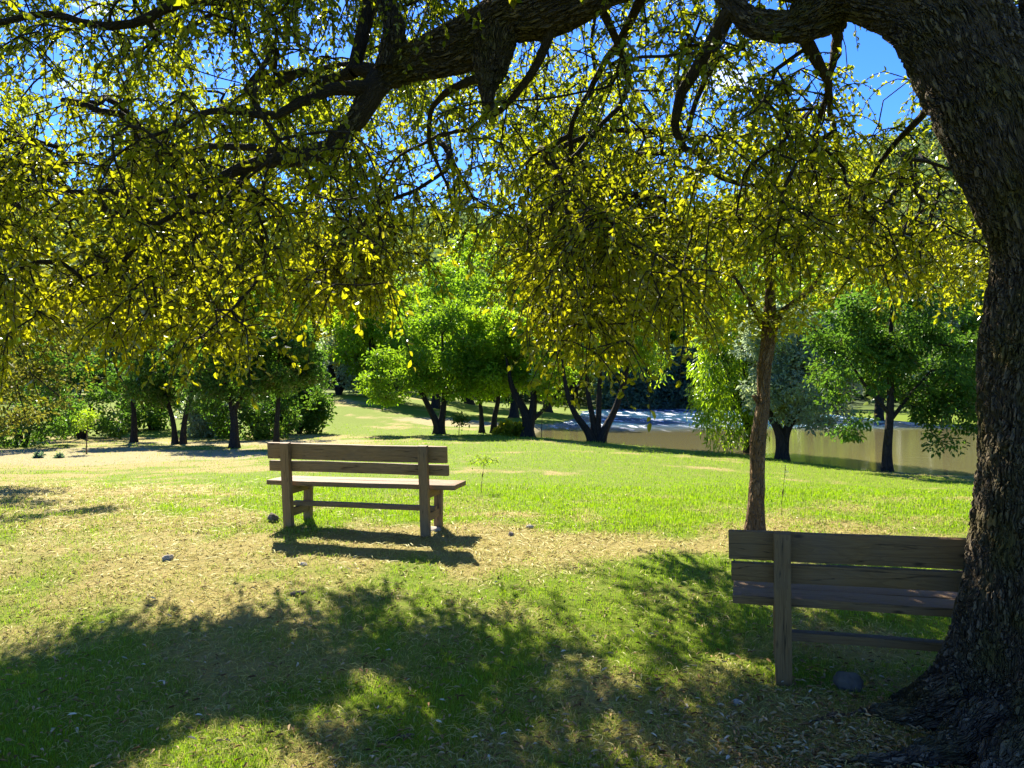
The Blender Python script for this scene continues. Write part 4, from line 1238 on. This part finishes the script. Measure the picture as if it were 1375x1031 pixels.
WOOD_FAR = wood_material('weathered_brown_timber', (.14, .082, .034), (.235, .145, .065), (.36, .25, .14))
WOOD_NEAR = wood_material('shade_toned_timber', (.105, .058, .020), (.18, .104, .040), (.27, .18, .09))  # same timber as the far bench, its colour darkened for the oak's shade
th = math.radians(-12)
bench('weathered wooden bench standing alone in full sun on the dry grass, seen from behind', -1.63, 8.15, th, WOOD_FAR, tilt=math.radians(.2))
th2 = math.radians(-17)
c2, s2 = math.cos(th2), math.sin(th2)
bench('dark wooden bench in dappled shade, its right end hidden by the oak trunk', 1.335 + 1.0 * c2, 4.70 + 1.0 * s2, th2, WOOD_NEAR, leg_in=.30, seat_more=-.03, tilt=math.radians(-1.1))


# ------------------------------------------------------------------ stones and sticks
def stone_material():
    m, nt, out = new_mat('field_stone'); T = NT(nt)
    co = T.n('ShaderNodeTexCoord').outputs['Object']
    info = T.n('ShaderNodeObjectInfo').outputs['Color']
    n = noise(T, co, 14, 6, .65)
    c = T.mix(T.math('MULTIPLY', n, .4), info, (.30, .27, .21)); c = T.mix(T.math('MULTIPLY', noise(T, co, 40, 4, .7), .5), c, (.10, .09, .08))
    b = T.n('ShaderNodeBsdfPrincipled', {'Base Color': c, 'Roughness': .95, 'Specular IOR Level': .1})
    bp = T.n('ShaderNodeBump', {'Height': n, 'Strength': .6, 'Distance': .02}); T.link(bp.outputs[0], b.inputs['Normal'])
    T.link(b.outputs[0], out.inputs['Surface']); return m


STONE = stone_material()


def stone(label, x, y, size, col, rz=0.0, sink=.3):
    bm = bmesh.new(); bmesh.ops.create_icosphere(bm, subdivisions=4, radius=1.0)
    s = random.random() * 90
    planes = [Vector(unit(RNG.normal(size=3))) for _ in range(9)]
    for v in bm.verts:
        d = v.co.normalized(); r = 1.0
        for p in planes:
            k = d.dot(p)
            if k > .2: r = min(r, .74 / k)
        r *= 1 + .06 * math.sin(d.x * 7 + s) * math.sin(d.y * 6 - s) + .03 * math.sin(d.z * 17 + s * 2)
        v.co = Vector((d.x * size[0] * r, d.y * size[1] * r, d.z * size[2] * r))
    me = bpy.data.meshes.new('stone'); bm.to_mesh(me); bm.free()
    me.polygons.foreach_set('use_smooth', [True] * len(me.polygons))
    try: me.set_sharp_from_angle(angle=.45)
    except Exception: pass
    o = link('stone', me, STONE); o.color = (*col, 1)
    o.location = (x, y, gz(x, y) + size[2] * (1 - 2 * sink) * .8); o.rotation_euler = (0, 0, rz)
    tag(o, label, 'stone', 'loose stones on the lawn')


def gp(px, py):
    """ground point seen at a photo position (walks along the ray)"""
    for d in np.arange(2.5, 60, .02):
        x = gx(px, d); zr = CAMZ + (515.5 - py) / F * d
        if zr <= gz(x, d): return x, d
    return gx(px, 60), 60


for px, py, size, col, lab in ((366, 699, (.10, .07, .065), (.09, .07, .05), 'dark angular stone beside the left leg of the far bench'),
                               (1139, 924, (.085, .06, .085), (.035, .032, .028), 'dark pointed stone in the shade between near bench and oak roots'),
                               (226, 752, (.065, .05, .04), (.42, .38, .32), 'pale rounded stone alone in dry grass at left'),
                               (407, 759, (.05, .03, .022), (.42, .39, .35), 'flat pale grey stone below the far bench'),
                               (581, 712, (.12, .08, .035), (.50, .46, .40), 'broad pale flat stone under the far bench'),
                               (686, 719, (.035, .03, .03), (.2, .17, .15), 'small dark stone with pale top right of the far bench'),
                               (712, 709, (.05, .03, .025), (.5, .46, .4), 'little whitish stone farthest right of the far bench'),
                               (400, 798, (.075, .03, .02), (.06, .045, .03), 'low dark lump lying where the shade begins, left of centre'),
                               (990, 945, (.035, .025, .02), (.36, .38, .36), 'pale grey pebble in the shaded grass left of near bench leg')):
    x, y = gp(px, py)
    stone(lab, x, y, size, col, random.random() * 3)


def stick(label, pts, r):
    P = [np.array([*gp(px, py), 0.0]) for px, py in pts]
    for p in P: p[2] = gz(p[0], p[1]) + r[0] * .8
    mid = P[len(P) // 2].copy()
    mb = MB(); Q, R = smooth_path([p - mid for p in P], r, .02)
    Q = Q + RNG.normal(0, .002, Q.shape)
    tube(mb, Q, R, 12)
    o = link('fallen_branch', mb.mesh('fallen_branch', True), PALE_BARK); o.location = mid
    tag(o, label, 'branch')


stick('grey brown dead branch lying in front of the oak roots', [(1078, 978), (1110, 968), (1140, 962), (1158, 954)], (.008, .013, .014, .010))
stick('short dead stick lying in the shaded grass at bottom centre', [(505, 1000), (530, 993), (556, 990)], (.006, .009, .007))

# ------------------------------------------------------------------ sky, sun, camera
w = bpy.data.worlds.new('World'); SC.world = w; w.use_nodes = True
nt = w.node_tree; nt.nodes.clear(); T = NT(nt)
elev = math.asin(SUN[2]); az = math.atan2(SUN[0], SUN[1])
sky = T.n('ShaderNodeTexSky', sky_type='NISHITA', sun_disc=False, sun_elevation=elev, sun_rotation=az % (2 * math.pi), altitude=200.0, air_density=1.0, dust_density=0.1, ozone_density=3.5)
hs = T.n('ShaderNodeHueSaturation', {'Color': sky.outputs[0], 'Saturation': 1.25, 'Hue': 0.515})
deep = T.mix(1.0, hs.outputs[0], (0.46, 0.69, 0.96), 'MULTIPLY')
dirv = T.n('ShaderNodeTexCoord').outputs['Generated']
cn = noise(T, T.n('ShaderNodeMapping', {'Vector': dirv, 'Scale': (1, 1, 2.6), 'Location': (3.1, 1.7, .4)}).outputs[0], 5.0, 7, .6)
cf = T.n('ShaderNodeMapRange', {'Value': cn, 'From Min': .62, 'From Max': .74}, interpolation_type='SMOOTHSTEP').outputs[0]
cc = T.mix(T.math('MULTIPLY', cf, .85), deep, (9.0, 9.3, 9.8))
bg = T.n('ShaderNodeBackground', {'Color': cc, 'Strength': 0.10})
wo = T.n('ShaderNodeOutputWorld'); T.link(bg.outputs[0], wo.inputs['Surface'])

ld = bpy.data.lights.new('sun', 'SUN'); ld.energy = 5.0; ld.angle = math.radians(.5); ld.color = (1, .91, .74)
lo = bpy.data.objects.new('sun', ld); COL.objects.link(lo); lo.location = (-10, 30, 30)
lo.rotation_euler = Vector(SUN).to_track_quat('Z', 'Y').to_euler()

cd = bpy.data.cameras.new('camera'); cd.sensor_width = 36; cd.lens = 36 * F / 1375; cd.clip_end = 3000; cd.clip_start = .05
co = bpy.data.objects.new('camera', cd); COL.objects.link(co); co.location = (0, 0, CAMZ); co.rotation_euler = (math.pi / 2, 0, 0)
SC.camera = co
SC.view_settings.view_transform = 'Standard'; SC.view_settings.look = 'None'
SC.view_settings.exposure = 1.72; SC.view_settings.gamma = 1.0
SC.cycles.max_bounces = 10; SC.cycles.diffuse_bounces = 6; SC.cycles.transmission_bounces = 6; SC.cycles.glossy_bounces = 3
SC.cycles.use_denoising = True
